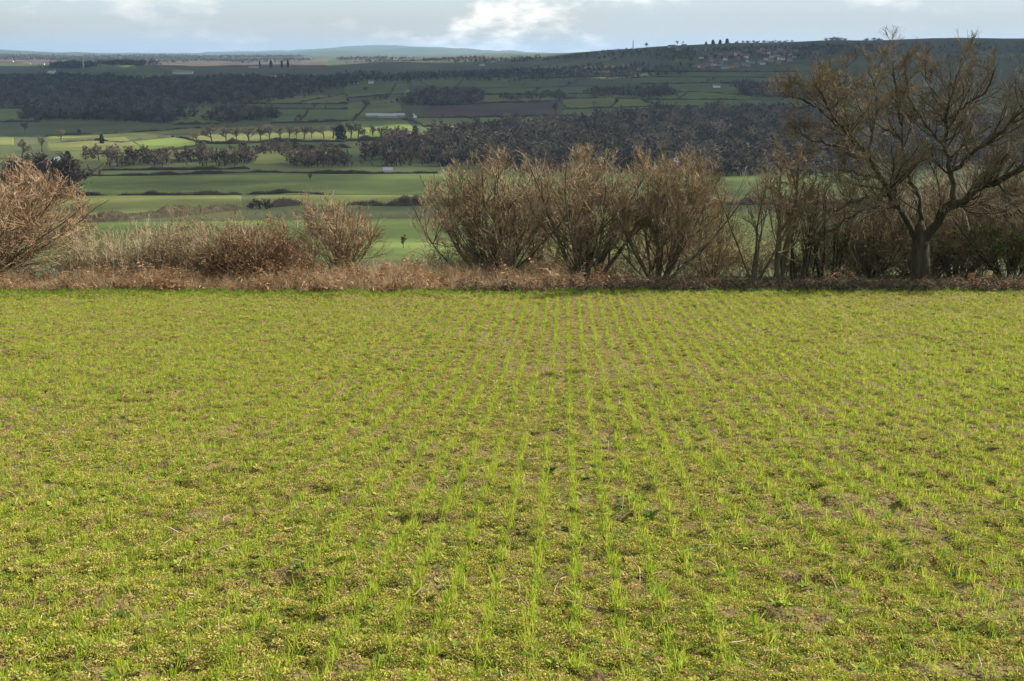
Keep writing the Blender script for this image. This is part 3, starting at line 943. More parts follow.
HEDGES = [
    ([(-40, 197), (60, 196.5), (107, 196)], 1.9, 2.6, 'short hedge left of the gap under the wide green pasture', 'hedge'),
    ([(117, 196), (180, 196), (241, 194.5)], 1.9, 2.6, 'long level hedge right of the gap under the wide pasture', 'hedge'),
    ([(247, 194.5), (300, 193.5), (326, 194.5)], 1.9, 2.6, 'thin level hedge above the bush clump', 'hedge'),
    ([(70, 223), (130, 219.5), (190, 215), (239, 209.5)], 3.0, 3.6, 'thick curving hedge below the yellowish pasture', 'hedge_brown'),
    ([(270, 207.5), (285, 206), (304, 204.5)], 2.8, 3.4, 'low hedge running right from the dark bush clump', 'hedge'),
    ([(348, 205), (390, 206), (440, 205.5), (640, 205), (900, 205)], 3.0, 3.4, 'dark hedge left of the first hazel crown', 'hedge_brown'),
    ([(84, 176), (150, 175.5), (260, 172.5), (340, 174), (440, 174)], 1.7, 2.2, 'hedge along the top of the wide green pasture', 'hedge'),
    ([(100, 170.5), (180, 170), (250, 169)], 1.6, 2.2, 'faint second hedge above the wide pasture', 'hedge'),
    ([(50, 144), (95, 141), (122, 143), (160, 139), (205, 136)], 2.0, 3, 'hedge crossing above the sunlit left field', 'hedge'),
    ([(80, 155.5), (130, 154), (160, 152), (205, 145.5)], 2.0, 3, 'hedge below the sunlit left fields', 'hedge'),
    ([(172, 137), (190, 140), (205, 144)], 2.0, 3, 'short slanting hedge at the tip of the striped field', 'hedge'),
    ([(45, 136.5), (120, 134), (200, 128)], 2.0, 3, 'long hedge above the thin green left field', 'hedge'),
    ([(195, 143.5), (230, 144), (290, 142), (345, 142)], 3.0, 4, 'dark hedge under the row of bare trees', 'hedge'),
    ([(345, 141), (380, 140.5), (428, 138)], 3.5, 5, 'dark hedge under the tree row below the farm', 'hedge'),
    ([(300, 149), (330, 147), (350, 148)], 2.5, 4, 'scrubby hedge right of the dark scrub', 'hedge'),
    ([(402, 119.5), (412, 121), (424, 126.5), (455, 130)], 2.2, 3, 'curving hedge right of the farm', 'hedge'),
    ([(468, 117.5), (476, 120), (483, 126)], 2.2, 3, 'short slanting hedge below the ploughed field', 'hedge'),
    ([(566, 115.5), (576, 116.5), (586, 120), (600, 123.5)], 3.0, 4.5, 'dark slanting hedge between the two bright fields', 'hedge'),
    ([(416, 118.6), (480, 117.2), (566, 115.8)], 2.2, 3, 'level hedge along the foot of the ploughed field', 'hedge'),
    ([(430, 105.6), (500, 103), (562, 101)], 2.2, 3, 'hedge along the top of the ploughed field', 'hedge'),
    ([(562, 109.4), (610, 108.2), (655, 107), (700, 106.6)], 2.2, 3, 'level hedge below the field with the lone bush', 'hedge'),
    ([(562, 99), (610, 99), (645, 99.5)], 2.2, 3, 'level hedge above the field with the lone bush', 'hedge'),
    ([(640, 99.8), (650, 103), (657, 106)], 2.2, 3, 'tiny slanting hedge right of the lone bush field', 'hedge'),
    ([(566, 94.2), (596, 94.2)], 2.4, 3, 'short hedge left of the spinney', 'hedge'),
    ([(480, 94.6), (530, 95), (566, 94.4)], 2.4, 3, 'hedge right of the grey copse', 'hedge'),
    ([(232, 104.2), (290, 104), (350, 103.8)], 2.2, 3, 'level hedge below the far olive field', 'hedge'),
    ([(236, 109), (290, 109.2), (350, 109.6)], 2.2, 3, 'level hedge below the dim strip', 'hedge'),
    ([(268, 123.5), (310, 122.6), (350, 121)], 2.2, 3, 'hedge between the sunlit strip and the green field', 'hedge'),
    ([(-20, 122), (20, 122), (40, 122)], 2.4, 3, 'hedge below the dull left edge field', 'hedge'),
    ([(-20, 108.6), (36, 108.6)], 2.4, 3, 'hedge above the dull left edge field', 'hedge'),
    ([(172, 125), (220, 124)], 2.4, 3, 'hedge below the green field between the woods', 'hedge'),
    ([(340, 98.4), (370, 96.5), (412, 94)], 2.4, 3, 'hedge on the slope behind the farm', 'hedge'),
    ([(408, 79), (420, 82), (430, 88)], 2.4, 3, 'slanting hedge at the left of the far green field', 'hedge'),
    ([(405, 78.2), (460, 77.4), (512, 77.6)], 2.6, 3.5, 'hedge above the far green field', 'hedge'),
    ([(645, 100.2), (700, 100.2), (750, 100.4)], 2.6, 3, 'lowest hedge on the right slope', 'hedge'),
    ([(640, 92.6), (700, 92.8), (752, 96)], 2.6, 3, 'slightly falling hedge under the white house on the right slope', 'hedge'),
    ([(640, 84.2), (700, 84), (750, 84.4)], 2.6, 3, 'hedge above the white house on the right slope', 'hedge'),
    ([(630, 78.2), (700, 78), (790, 78.2)], 2.6, 3, 'second hedge from the top on the right slope', 'hedge'),
    ([(640, 72.4), (700, 72), (800, 72)], 3.0, 4, 'top hedge on the right slope just below the village', 'hedge'),
    ([(520, 79), (560, 77.6), (640, 76)], 3.0, 4, 'hedge on the far slope below the red roofs', 'hedge'),
    ([(352, 121), (362, 112), (368, 103)], 2.2, 3, 'slanting hedge climbing left of the farm', 'hedge'),
    ([(384, 99), (392, 92), (396, 85)], 2.4, 3, 'slanting hedge climbing the slope above the farm', 'hedge'),
    ([(455, 88), (462, 82), (464, 78)], 2.4, 3, 'short hedge crossing the far green field', 'hedge'),
    ([(528, 95), (536, 91), (540, 88)], 2.4, 3, 'short hedge crossing the long green field', 'hedge'),
    ([(300, 121), (306, 115), (308, 110)], 2.2, 3, 'short hedge crossing the green field by the copse', 'hedge'),
    ([(300, 103), (322, 99), (345, 94)], 2.4, 3, 'rising hedge across the far olive field', 'hedge'),
    ([(610, 108), (616, 103), (618, 99)], 2.4, 3, 'short hedge crossing the field with the lone bush', 'hedge'),
    ([(676, 100), (684, 96), (688, 93)], 2.6, 3, 'lower crossing hedge on the right slope', 'hedge'),
    ([(700, 84), (712, 81), (716, 78)], 2.6, 3, 'upper crossing hedge on the right slope', 'hedge'),
    ([(655, 92), (664, 88), (668, 84)], 2.6, 3, 'crossing hedge left of the white house on the right slope', 'hedge'),
    ([(560, 88), (574, 83), (580, 79)], 2.6, 3, 'crossing hedge in the dim field below the red roofs', 'hedge'),
]
for i, (px, h, w, lb, mk) in enumerate(HEDGES):
    hedge(px, h, w, lb, mk, seed=i * 13)


low, high = [], []
for px, h, w, lb, mk in HEDGES:
    for a, b in zip(px[:-1], px[1:]):
        if 72 < a[1] < 128:
            t = RS.uniform()
            (low if a[1] > 100 else high).append((a[0] + (b[0] - a[0]) * t, a[1] + (b[1] - a[1]) * t, RS.uniform(4, 7) if a[1] > 100 else RS.uniform(2.6, 4.6)))
RS.shuffle(low)
RS.shuffle(high)
tree_row('bare', low[:20], '{} from the left of the small hedgerow trees along the middle fields', 'hedgerow trees of the middle fields', 1.2)
tree_row('bare', high[:20], '{} from the left of the tiny hedgerow trees on the far slope', 'hedgerow trees of the far slope', 1.3)


# ================================================================== BUILDINGS OF THE VALLEY
def house(name, x, y, L, D, h, wall, roof, label, group=None, rz=0.0, pitch=0.42, chimney=True, cat='house'):
    p = hit(x, y)
    o = obj(name, None, loc=(p[0], p[1], p[2] - 0.3), rz=rz)
    o.empty_display_size = 0.5
    rh = D * pitch
    wv = [(-L / 2, -D / 2, 0), (L / 2, -D / 2, 0), (L / 2, D / 2, 0), (-L / 2, D / 2, 0),
          (-L / 2, -D / 2, h), (L / 2, -D / 2, h), (L / 2, D / 2, h), (-L / 2, D / 2, h), (-L / 2, 0, h + rh), (L / 2, 0, h + rh)]
    wf = [(0, 1, 5, 4), (1, 2, 6, 9, 5), (2, 3, 7, 6), (3, 0, 4, 8, 7)]
    obj('wall', make_mesh('wall', wv, wf, M[wall]), o)
    e, t = 0.5, 0.25
    rv, rf = [], []
    for s in (-1, 1):
        b = len(rv)
        k = rh / (D / 2)
        y0, z0 = s * (D / 2 + e), h - e * k
        rv += [(-L / 2 - e, y0, z0 + 0.03), (L / 2 + e, y0, z0 + 0.03), (L / 2 + e, 0, h + rh + 0.03), (-L / 2 - e, 0, h + rh + 0.03),
               (-L / 2 - e, y0, z0 + t), (L / 2 + e, y0, z0 + t), (L / 2 + e, 0, h + rh + t), (-L / 2 - e, 0, h + rh + t)]
        rf += [tuple(b + i for i in f) for f in ((0, 1, 2, 3), (4, 5, 6, 7), (0, 1, 5, 4), (1, 2, 6, 5), (3, 0, 4, 7))]
    r = obj('roof', make_mesh('roof', rv, rf, M[roof]), o)
    if chimney:
        cx, cw, c0, c1 = L / 2 - 0.8, 0.45, h + rh * 0.6, h + rh + 1.3
        cv = [(cx + a, b, z) for z in (c0, c1) for a, b in ((-cw, -cw), (cw, -cw), (cw, cw), (-cw, cw))]
        obj('chimney', make_mesh('chimney', cv, [(0, 1, 5, 4), (1, 2, 6, 5), (2, 3, 7, 6), (3, 0, 4, 7), (4, 5, 6, 7)], M['brick_wall']), r)
    return tag(o, label, cat, group)


g = 'buildings of the farm'
house('farm_shed', 374, 117, 20, 9, 2.6, 'stone_wall', 'sheet', 'long low farm shed with pale roof at the left of the farm', g, 0.05, 0.25, False, 'barn')
house('farm_shed', 388, 117.5, 24, 10, 2.6, 'stone_wall', 'sheet', 'longest pale roofed shed in the middle of the farm', g, -0.04, 0.25, False, 'barn')
house('farm_shed', 399, 116.5, 14, 8, 2.4, 'stone_wall', 'sheet', 'short pale roofed shed at the right of the farm', g, 0.1, 0.25, False, 'barn')
house('farmhouse', 414, 118, 5, 6, 3.6, 'white_wall', 'slate', 'white gable of the farmhouse at the right end of the farm', g, 1.45)
house('shed', 695, 169, 30, 12, 4, 'stone_wall', 'sheet', 'pale roofed shed by the dark wood right of the hazels', None, 0.03, 0.3, False, 'barn')
house('house', 61, 163, 8, 6, 2.2, 'white_wall', 'sheet', 'low pale roofed house beside the dark rounded tree', None, 0.2, 0.4, True)
house('house', 353, 84, 24, 9, 3.6, 'white_wall', 'slate', 'long white building on the slope above the farm', None, 0.05, 0.35, False)
house('house', 371, 83.5, 11, 9, 5, 'white_wall', 'slate', 'white house on the green slope above the farm', None, 0.3)
house('house', 716.5, 88.2, 12, 9, 5.5, 'white_wall', 'slate', 'lone white house among the fields of the right slope', None, 0.1)
house('house', 388, 173.8, 5, 4, 2.6, 'white_wall', 'slate', 'tiny white hut at the end of the wide pasture', None, 0.1, 0.4, False, 'hut')
g = 'red buildings on the far slope'
house('house', 596, 75, 16, 10, 5, 'brick_wall', 'tile', 'left one of the red buildings on the far slope', g, 0.1)
house('house', 605, 74.5, 20, 10, 5, 'brick_wall', 'tile', 'right one of the red buildings on the far slope', g, -0.05)
house('house', 640, 70, 11, 9, 5, 'white_wall', 'slate', 'pale house above the red buildings on the far slope', None, 0.0)
for i, (x, y, L, h, lb) in enumerate([
        (39, 65, 46, 6, 'bright white works building on the far left horizon'), (27, 64.4, 30, 5, 'smaller pale building left of the white works'),
        (10, 62.5, 30, 5, 'pale building at the far left edge under the skyline'), (52, 74, 22, 11, 'grey white house below the far works'),
        (183, 74, 60, 6, 'long white roof in the far woodland'), (178, 73, 26, 6, 'short white roof left of the long one in the woodland'),
        (237, 76, 14, 7, 'brightest white house in the far woodland'), (241, 76.3, 12, 7, 'white house beside the brightest one in the woodland'),
        (273, 77.4, 16, 6, 'pale house in the trees right of the bright pair'), (282, 77.6, 14, 6, 'middle house of three under the poplars'),
        (290, 78, 15, 7, 'white house at the right of the three under the poplars'), (254, 68, 40, 8, 'warm coloured building left of the poplars'),
        (482, 66, 15, 7, 'small white house on the dim slope under the blue hills'), (494, 62.5, 18, 7, 'farther white house under the end of the blue hills')]):
    house('house', x, y, L, 11, h, 'white_wall', 'slate' if i not in (4, 5) else 'sheet', lb, None, RS.uniform(-0.3, 0.3), 0.4, i > 5)

# village on the right hillside
g = 'houses of the hillside village'
named = [(723.4, 55, 30), (701, 67.4, 16), (698, 67.8, 13), (707.6, 66.6, 14), (714.6, 66, 14), (725, 69, 20), (745, 66, 16), (752, 63.4, 13), (761.5, 63.6, 18),
         (771, 62, 13), (741.6, 56.4, 13), (746, 58.2, 13), (737, 55.4, 14), (767, 54, 16), (780, 52, 16), (786, 53.6, 14), (781, 60, 18), (672, 48, 24), (684, 47.4, 16), (678, 50, 14)]
fill = []
while len(fill) < 46:
    x, y = RS.uniform(694, 800), RS.uniform(49, 69)
    if y > 69 - abs(x - 722) * 0.06 and x > 740:
        continue
    if all(abs(x - a) + abs(y - b) * 2 > 3.2 for a, b, _ in named + fill):
        fill.append((x, y, RS.uniform(10, 15)))
for i, (x, y, L) in enumerate(sorted(named)):
    house('house', x, y, L, 9, 6, ['stone_wall', 'white_wall'][i % 3 == 0], 'slate' if i % 3 else 'tile',
          f'{ORD[i + 1]} from the left of the larger pale houses in the hillside village', g, RS.uniform(-0.5, 0.5))
for i, (x, y, L) in enumerate(fill):
    house('house', x, y, L * 0.9, 8, 5, ['stone_wall', 'white_wall', 'stone_wall', 'brick_wall'][i % 4], 'slate' if i % 3 else 'tile',
          'small {} house with {} roof among the trees of the hillside village'.format(['stone', 'white', 'stone', 'red brick'][i % 4], 'grey slate' if i % 3 else 'brown tiled'),
          'small {} {} houses of the village'.format(['stone', 'white', 'stone', 'brick'][i % 4], 'slate roofed' if i % 3 else 'tile roofed'), RS.uniform(-0.8, 0.8))

# white tower and lattice mast on the skyline
p = hit(83.5, 68)
k = p[1] / F
o = obj('water_tower', None, loc=p)
prof = [(0.0, 1.0), (0.4, 0.95), (7.0, 0.75), (8.6, 0.8), (9.2, 1.35), (11.0, 1.35), (11.6, 0.8)]


def lathe(prof, sides=16):
    V = [(r * math.cos(a), r * math.sin(a), z) for z, r in prof for a in [i / sides * 2 * math.pi for i in range(sides)]]
    Fs = [(i * sides + j, i * sides + (j + 1) % sides, (i + 1) * sides + (j + 1) % sides, (i + 1) * sides + j) for i in range(len(prof) - 1) for j in range(sides)]
    Fs.append(tuple((len(prof) - 1) * sides + j for j in range(sides)))
    return V, Fs


V, Fs = lathe([(z * k, r * k * 0.9) for z, r in prof[:4]])
obj('shaft', make_mesh('shaft', V, Fs, M['white_wall']), o)
V, Fs = lathe([(z * k, r * k * 0.9) for z, r in prof[3:]])
obj('tank', make_mesh('tank', V, Fs, M['white_wall']), o)
tag(o, 'slender white tower beside the dark skyline trees', 'tower')
p = hit(633, 49.5)
hgt = 9 * p[1] / F
o = obj('lattice_mast', None, loc=p)
P0, P1 = [], []
for sx, sy in ((-1, -1), (1, -1), (1, 1), (-1, 1)):
    P0.append((sx * hgt * 0.05, sy * hgt * 0.05, 0))
    P1.append((sx * hgt * 0.01, sy * hgt * 0.01, hgt))
pts = np.stack([np.array(P0), np.array(P1)], 1)
V, Fq = tubes(pts, np.full((4, 2), 0.45), 4)
obj('frame', make_mesh('frame', V, Fq, M['metal']), o)
br = []
for i in range(10):
    a, b = i / 10, (i + 1) / 10
    for j in range(4):
        q0, q1 = pts[j, 0] * (1 - a) + pts[j, 1] * a, pts[(j + 1) % 4, 0] * (1 - b) + pts[(j + 1) % 4, 1] * b
        br.append([q0, q1])
V, Fq = tubes(np.array(br), np.full((len(br), 2), 0.2), 3)
obj('bracing', make_mesh('bracing', V, Fq, M['metal']), o)
tag(o, 'thin lattice mast on the middle skyline left of the village', 'mast')


# ================================================================== NEAR SHRUBS AND TREES
def mpp(Y, y=270):
    v = (H / 2 - y) / F
    return Y / (CT + v * ST) / F


def fit(parts, w, h):
    """scale a list of (verts, faces) together to a width and height"""
    allv = np.concatenate([p[0] for p in parts])
    lo, hi = np.percentile(allv, 3.5, axis=0), np.percentile(allv, 96.5, axis=0)
    kx, kz = w / max(hi[0] - lo[0], hi[1] - lo[1]), h / hi[2]
    return [(p[0] * np.array([kx, kx, kz]), p[1]) for p in parts]


def shrub(seed, w, h, stems=11, spread=0.55, k=(8, 8, 9), wig=0.06, trop=0.07, base_r=0.032, twig_r=0.0026, spot=0.12, t0=0.08, lens=(0.52, 0.5, 0.5), fullness=1.4):
    rng = np.random.RandomState(seed)
    a = rng.uniform(0, 2 * np.pi, stems)
    tilt = np.abs(rng.normal(spread, spread * 0.45, stems))
    D = np.stack([np.sin(tilt) * np.cos(a), np.sin(tilt) * np.sin(a), np.cos(tilt)], 1)
    P = np.stack([np.cos(a) * spot, np.sin(a) * spot, arr(-0.1, stems)], 1) * rng.uniform(0.3, 1, (stems, 1))
    P[:, 2] = -0.1
    L = h * rng.uniform(0.75, 1.0, stems)
    R = base_r * rng.uniform(0.6, 1.15, stems)
    sp, sr = grow(rng, P, D, L, R, R * 0.22, 9, wig, trop)
    stem = tubes(sp, sr, 6)
    k = (int(round(k[0] * fullness)), k[1], k[2])
    P, D, L1, R1 = spawn(rng, sp, sr, L, k[0], t0, 1.0, 0.55, 0.24, lens[0], 0.55)
    bp, br = grow(rng, P, D, L1, R1, R1 * 0.3, 6, wig * 1.2, trop * 0.8)
    P, D, L2, R2 = spawn(rng, bp, br, L1, k[1], 0.08, 1.0, 0.58, 0.25, lens[1], 0.6)
    R2 = np.maximum(R2, twig_r * 1.2)
    cp, cr = grow(rng, P, D, L2, R2, np.maximum(R2 * 0.4, twig_r), 4, wig * 1.4, trop * 0.9)
    P, D, L3, R3 = spawn(rng, cp, cr, L2, k[2], 0.1, 1.0, 0.52, 0.24, lens[2], 0.6)
    dp, dr = grow(rng, P, D, L3, arr(twig_r, len(P)), arr(twig_r * 0.7, len(P)), 2, wig * 1.5, trop)
    # a rounded head: size it, then prune what sticks far out of the dome
    tip = dp[:, -1]
    lo, hi = np.percentile(tip, 4, axis=0), np.percentile(tip, 96, axis=0)
    sc = np.array([w / (hi[0] - lo[0]), w / (hi[1] - lo[1]), h / hi[2]])
    mid = np.array([(hi[0] + lo[0]) / 2, (hi[1] + lo[1]) / 2, 0])

    def keep(pts, tol):
        q = (pts[:, -1] - mid * np.clip(pts[:, -1, 2:3] / hi[2], 0, 1)) * sc
        e = np.sqrt((q[:, 0] / (w * 0.5)) ** 2 + (q[:, 1] / (w * 0.5)) ** 2 + ((q[:, 2] - 0.44 * h) / (0.57 * h)) ** 2)
        return e < tol + rng.normal(0, 0.05, len(q)) + 0.12 * (fbm(q[:, 0] * 3 / h + seed, q[:, 2] * 3 / h + q[:, 1] * 2 / h, 2, seed) - 0.5)
    kb, kc, kd = keep(bp, 1.06), keep(cp, 1.05), keep(dp, 1.04)
    parts = [stem, tubes(bp[kb], br[kb], 4), join([tubes(cp[kc], cr[kc], 3), ribbons(dp[kd], dr[kd], rng)])]
    return [(p[0] * sc, p[1]) for p in parts], dp


def shrub_object(name, x, y, Y, wpx, hpx, label, cat='shrub', twig='twig', bark='bark', seed=1, group=None, leaves=None, grow_by=1.04, **kw):
    base = at(x, y, Y)
    base[2] = float(terrain_z(base[0], base[1])) if Y > EDGE else base[2]
    top = at(x, y - hpx, Y)
    s = mpp(Y)
    w, h = wpx * s * grow_by, (top[2] - base[2]) * grow_by
    (stem, limb, crown), tips = shrub(seed, w, h, **kw)
    o = obj(name, None, loc=base)
    o.empty_display_size = 0.3
    obj('stem', make_mesh('stem', stem[0], stem[1], M[bark], smooth=True), o)
    obj('branch', make_mesh('branch', limb[0], limb[1], M[bark], smooth=True), o)
    obj('crown', make_mesh('crown', crown[0], crown[1], M[twig]), o)
    if leaves:
        n, size, mk, zmax = leaves
        rng = np.random.RandomState(seed + 5)
        P = crown[0][rng.randint(0, len(crown[0]), n * 3)]
        P = P[P[:, 2] < zmax * h][:n]
        V, Fq = quads(P, arr(size, len(P)), rng)
        obj('leaves', make_mesh('leaves', V, Fq, M[mk]), o)
    return tag(o, label, cat, group)


# big bush at the left edge, the dark tree behind it
shrub_object('hawthorn_bush', -26, 281, 24.5, 226, 122, 'big rounded brown leafless bush at the left edge', 'bush', 'twig_red', seed=11, stems=20, spread=0.68, k=(9, 10, 11), trop=0.05, wig=0.09, base_r=0.028)
shrub_object('hawthorn_bush', -120, 281, 25.5, 130, 120, 'leafless bush cut by the left edge of the picture', 'bush', 'twig_red', seed=12, stems=14, spread=0.6, k=(8, 8, 8))
shrub_object('dark_tree', 46, 198, float(hit(46, 198)[1]), 82, 46, 'dark rounded leafless tree standing in the valley behind the big left bush', 'tree', 'twig_dim', 'twig_dim', seed=13, stems=16, spread=0.7,
             k=(9, 9, 11), twig_r=0.11, base_r=0.45, spot=1.5, grow_by=1.0)
# thickets with tall pale shoots


def thicket(x0, x1, top, shoots_top, Y, seed, label, twig='twig', nshoot=60, n=240, depth=1.0, name='bramble_thicket', leaf='bramble_leaf', nleaf=1500):
    rng = np.random.RandomState(seed)
    base = at((x0 + x1) / 2, 280, Y)
    base[2] = float(terrain_z(base[0], base[1]))
    s = mpp(Y)
    w = (x1 - x0) * s
    h = at(0, top, Y)[2] - base[2]
    P = np.stack([rng.uniform(-w / 2, w / 2, n), rng.uniform(-depth / 2, depth / 2, n), arr(-0.08, n)], 1)
    env = np.clip(1.1 - (2 * P[:, 0] / w) ** 4 * 0.6, 0.3, 1.1) * (0.7 + 0.6 * fbm(P[:, 0] * 1.6 + seed, P[:, 1], 2, seed))
    D = np.stack([rng.normal(0, 0.42, n), rng.normal(0, 0.42, n), np.ones(n)], 1)
    L = h * 1.35 * env * rng.uniform(0.65, 1.15, n)
    R = rng.uniform(0.004, 0.009, n)
    sp, sr = grow(rng, P, D, L, R, R * 0.4, 8, 0.13, -0.10)
    Pb, Db, Lb, Rb = spawn(rng, sp, sr, L, 7, 0.15, 1, 0.8, 0.3, 0.42, 0.6)
    bp, br = grow(rng, Pb, Db, Lb, Rb, Rb * 0.5, 4, 0.16, -0.03)
    Pc, Dc, Lc, Rc = spawn(rng, bp, br, Lb, 5, 0.1, 1, 0.8, 0.3, 0.5, 0.6)
    cp, cr = grow(rng, Pc, Dc, Lc, arr(0.0026, len(Pc)), arr(0.0018, len(Pc)), 2, 0.2, 0)
    o = obj(name, None, loc=base)
    o.empty_display_size = 0.3
    v, f = tubes(sp, sr, 4)
    obj('stem', make_mesh('stem', v, f, M['bark']), o)
    v, f = join([tubes(bp, br, 3), ribbons(cp, cr, rng)])
    obj('twigs', make_mesh('twigs', v, f, M[twig]), o)
    if nleaf:
        q = np.concatenate([cp[:, -1], bp[:, -1]])
        q = q[rng.randint(0, len(q), nleaf)]
        q = q[q[:, 2] > 0.02]
        v, f = quads(q, arr(0.022, len(q)), rng)
        obj('leaves', make_mesh('leaves', v, f, M[leaf]), o)
    if nshoot:
        hs = at(0, shoots_top, Y)[2] - base[2]
        P = np.stack([rng.uniform(-w / 2, w / 2, nshoot), rng.uniform(-depth / 2, depth / 2, nshoot), arr(0.0, nshoot)], 1)
        D = np.stack([rng.normal(0, 0.13, nshoot), rng.normal(0, 0.13, nshoot), np.ones(nshoot)], 1)
        L = hs * rng.uniform(0.7, 1.08, nshoot)
        R = rng.uniform(0.006, 0.011, nshoot)
        sp, sr = grow(rng, P, D, L, R, R * 0.35, 7, 0.035, -0.01)
        Pb, Db, Lb, Rb = spawn(rng, sp, sr, L, 7, 0.35, 1, 0.5, 0.2, 0.22, 0.6)
        bp, br = grow(rng, Pb, Db, Lb, Rb, Rb * 0.5, 3, 0.1, 0.05)
        v, f = join([tubes(sp, sr, 4), tubes(bp, br, 3)])
        obj('shoots', make_mesh('shoots', v, f, M['twig_pale']), o)
    return tag(o, label, 'thicket')


thicket(72, 150, 248, 226, 24.0, 31, 'tangled thicket with tall pale shoots right of the big left bush')
thicket(140, 205, 240, 226, 24.3, 32, 'middle thicket with pale shoots against the green field')
thicket(185, 245, 236, 226, 24.2, 33, 'bushier thicket left of the dark bramble mound', twig='twig')
thicket(222, 292, 243, 222, 23.9, 34, 'dense dark reddish bramble mound with shoots behind it', n=460, nshoot=14, nleaf=9000, twig='bramble_cane')
thicket(268, 315, 262, 240, 23.8, 35, 'low brown bramble spill at the foot of the reddish hawthorn', n=200, nshoot=4, nleaf=2500)
# reddish hawthorn
shrub_object('hawthorn_bush', 336, 279, 25.5, 116, 88, 'domed reddish leafless bush standing alone left of the hazels', 'bush', 'twig_red', seed=14, stems=13, spread=0.62, k=(8, 9, 10), base_r=0.020, trop=0.06)
# hazels
shrub_object('hazel', 490, 279, 26.0, 146, 124, 'first wide leafless hazel right of the green gap', 'tree', 'twig', seed=15, stems=12, spread=0.72, k=(9, 9, 10), base_r=0.040, trop=0.11)
shrub_object('hazel', 588, 283, 25.0, 136, 134, 'middle leafless hazel with dark stems spreading from one foot', 'tree', 'twig', seed=16, stems=10, spread=0.5, k=(10, 9, 10), base_r=0.042, trop=0.07)
shrub_object('hazel', 658, 283, 25.2, 136, 136, 'right hazel with pale greenish stems fanning out', 'tree', 'twig', seed=17, stems=15, spread=0.5, k=(9, 9, 10), base_r=0.034, trop=0.07)
shrub_object('hazel', 545, 281, 28.5, 110, 116, 'hazel half hidden between the first two', 'tree', 'twig_red', seed=25, stems=9, spread=0.45, k=(8, 8, 9), base_r=0.03)
shrub_object('hazel', 712, 281, 26.6, 80, 104, 'low hazel right of the fanning one', 'tree', 'twig', seed=26, stems=9, spread=0.5, k=(7, 8, 8), base_r=0.02)
# slim trees
shrub_object('slim_tree', 754, 283, 25.4, 96, 124, 'slim leaning tree with several stems left of the straight one', 'tree', 'twig', seed=18, stems=4, spread=0.32, k=(9, 8, 8), base_r=0.036, t0=0.35)
shrub_object('slim_tree', 775, 283, 25.6, 66, 136, 'straight slim tree with a narrow crown', 'tree', 'twig', seed=19, stems=2, spread=0.08, k=(14, 9, 8), base_r=0.042, t0=0.35, lens=(0.36, 0.46, 0.5))
for i, (x, hh, st) in enumerate([(797, 110, 4), (808, 118, 3), (822, 106, 4), (840, 100, 4)]):
    shrub_object('slim_tree', x, 283, 25.6 + i * 0.3, 46, hh, f'{ORD[i + 1]} of the thin dark poles between the slim trees and the oak', 'tree', 'twig_oak', 'oak_bark',
                 seed=40 + i, stems=st, spread=0.14, k=(10, 7, 7), base_r=0.026, t0=0.3, lens=(0.4, 0.46, 0.5), group='thin poles left of the oak')
# tangles around the oak
shrub_object('undergrowth_bush', 868, 284, 27.0, 130, 104, 'dim leafless tangle left of the oak trunk', 'bush', 'twig_oak', 'oak_bark', seed=20, stems=14, spread=0.8, k=(8, 8, 9), base_r=0.022)
shrub_object('undergrowth_bush', 955, 284, 27.4, 124, 116, 'brown leafless tangle right behind the oak trunk', 'bush', 'twig', 'oak_bark', seed=21, stems=14, spread=0.6, k=(8, 8, 9), base_r=0.022)
shrub_object('undergrowth_bush', 1010, 285, 25.6, 124, 112, 'tangle with green ivy leaves at the right edge', 'bush', 'twig_oak', 'oak_bark', seed=22, stems=14, spread=0.7, k=(8, 8, 9), base_r=0.026,
             leaves=(900, 0.035, 'ivy', 0.5))
shrub_object('undergrowth_bush', 915, 285, 29.5, 150, 110, 'faint tangle far behind the oak trunk', 'bush', 'twig', 'oak_bark', seed=23, stems=14, spread=0.6, k=(8, 8, 8), base_r=0.02)
shrub_object('undergrowth_bush', 1070, 285, 26.6, 130, 130, 'tall tangle cut by the right edge of the picture', 'bush', 'twig_oak', 'oak_bark', seed=24, stems=12, spread=0.6, k=(8, 8, 8), base_r=0.03)

for i, (x0, x1, top, Yt) in enumerate([(425, 520, 246, 27.5), (520, 615, 240, 27.8), (610, 715, 238, 27.6), (705, 800, 232, 27.2), (790, 880, 222, 26.8), (860, 945, 226, 27.8), (935, 1045, 214, 26.9)]):
    thicket(x0, x1, top, top, Yt, 90 + i, f'{ORD[i + 1]} from the left of the dim thickets filling the hedge bottom behind the trees', twig='twig' if i < 4 else 'twig_oak', nshoot=0, n=130, nleaf=0,
            name='hedge_thicket', depth=1.2)

# the oak: limbs follow the photograph, finer wood grows from them
OY = 24.6


def chain(px, r0, r1, n=14, rng=None, jit=0.0):
    """px: (x, y, depth offset) -> smooth polyline with tapering radius"""
    P = np.array([at(x, y, OY + dz) for x, y, dz in px])
    s = np.concatenate([[0], np.cumsum(np.linalg.norm(np.diff(P, axis=0), axis=1))])
    q = np.linspace(0, s[-1], n)
    out = np.stack([np.interp(q, s, P[:, i]) for i in range(3)], 1)
    for _ in range(2):
        out[1:-1] = (out[:-2] + 2 * out[1:-1] + out[2:]) / 4
    if rng is not None and jit:
        out[1:-1] += rng.normal(0, jit, (n - 2, 3))
    t = np.linspace(0, 1, n)
    return out, r0 * (1 - t) + r1 * t, s[-1]


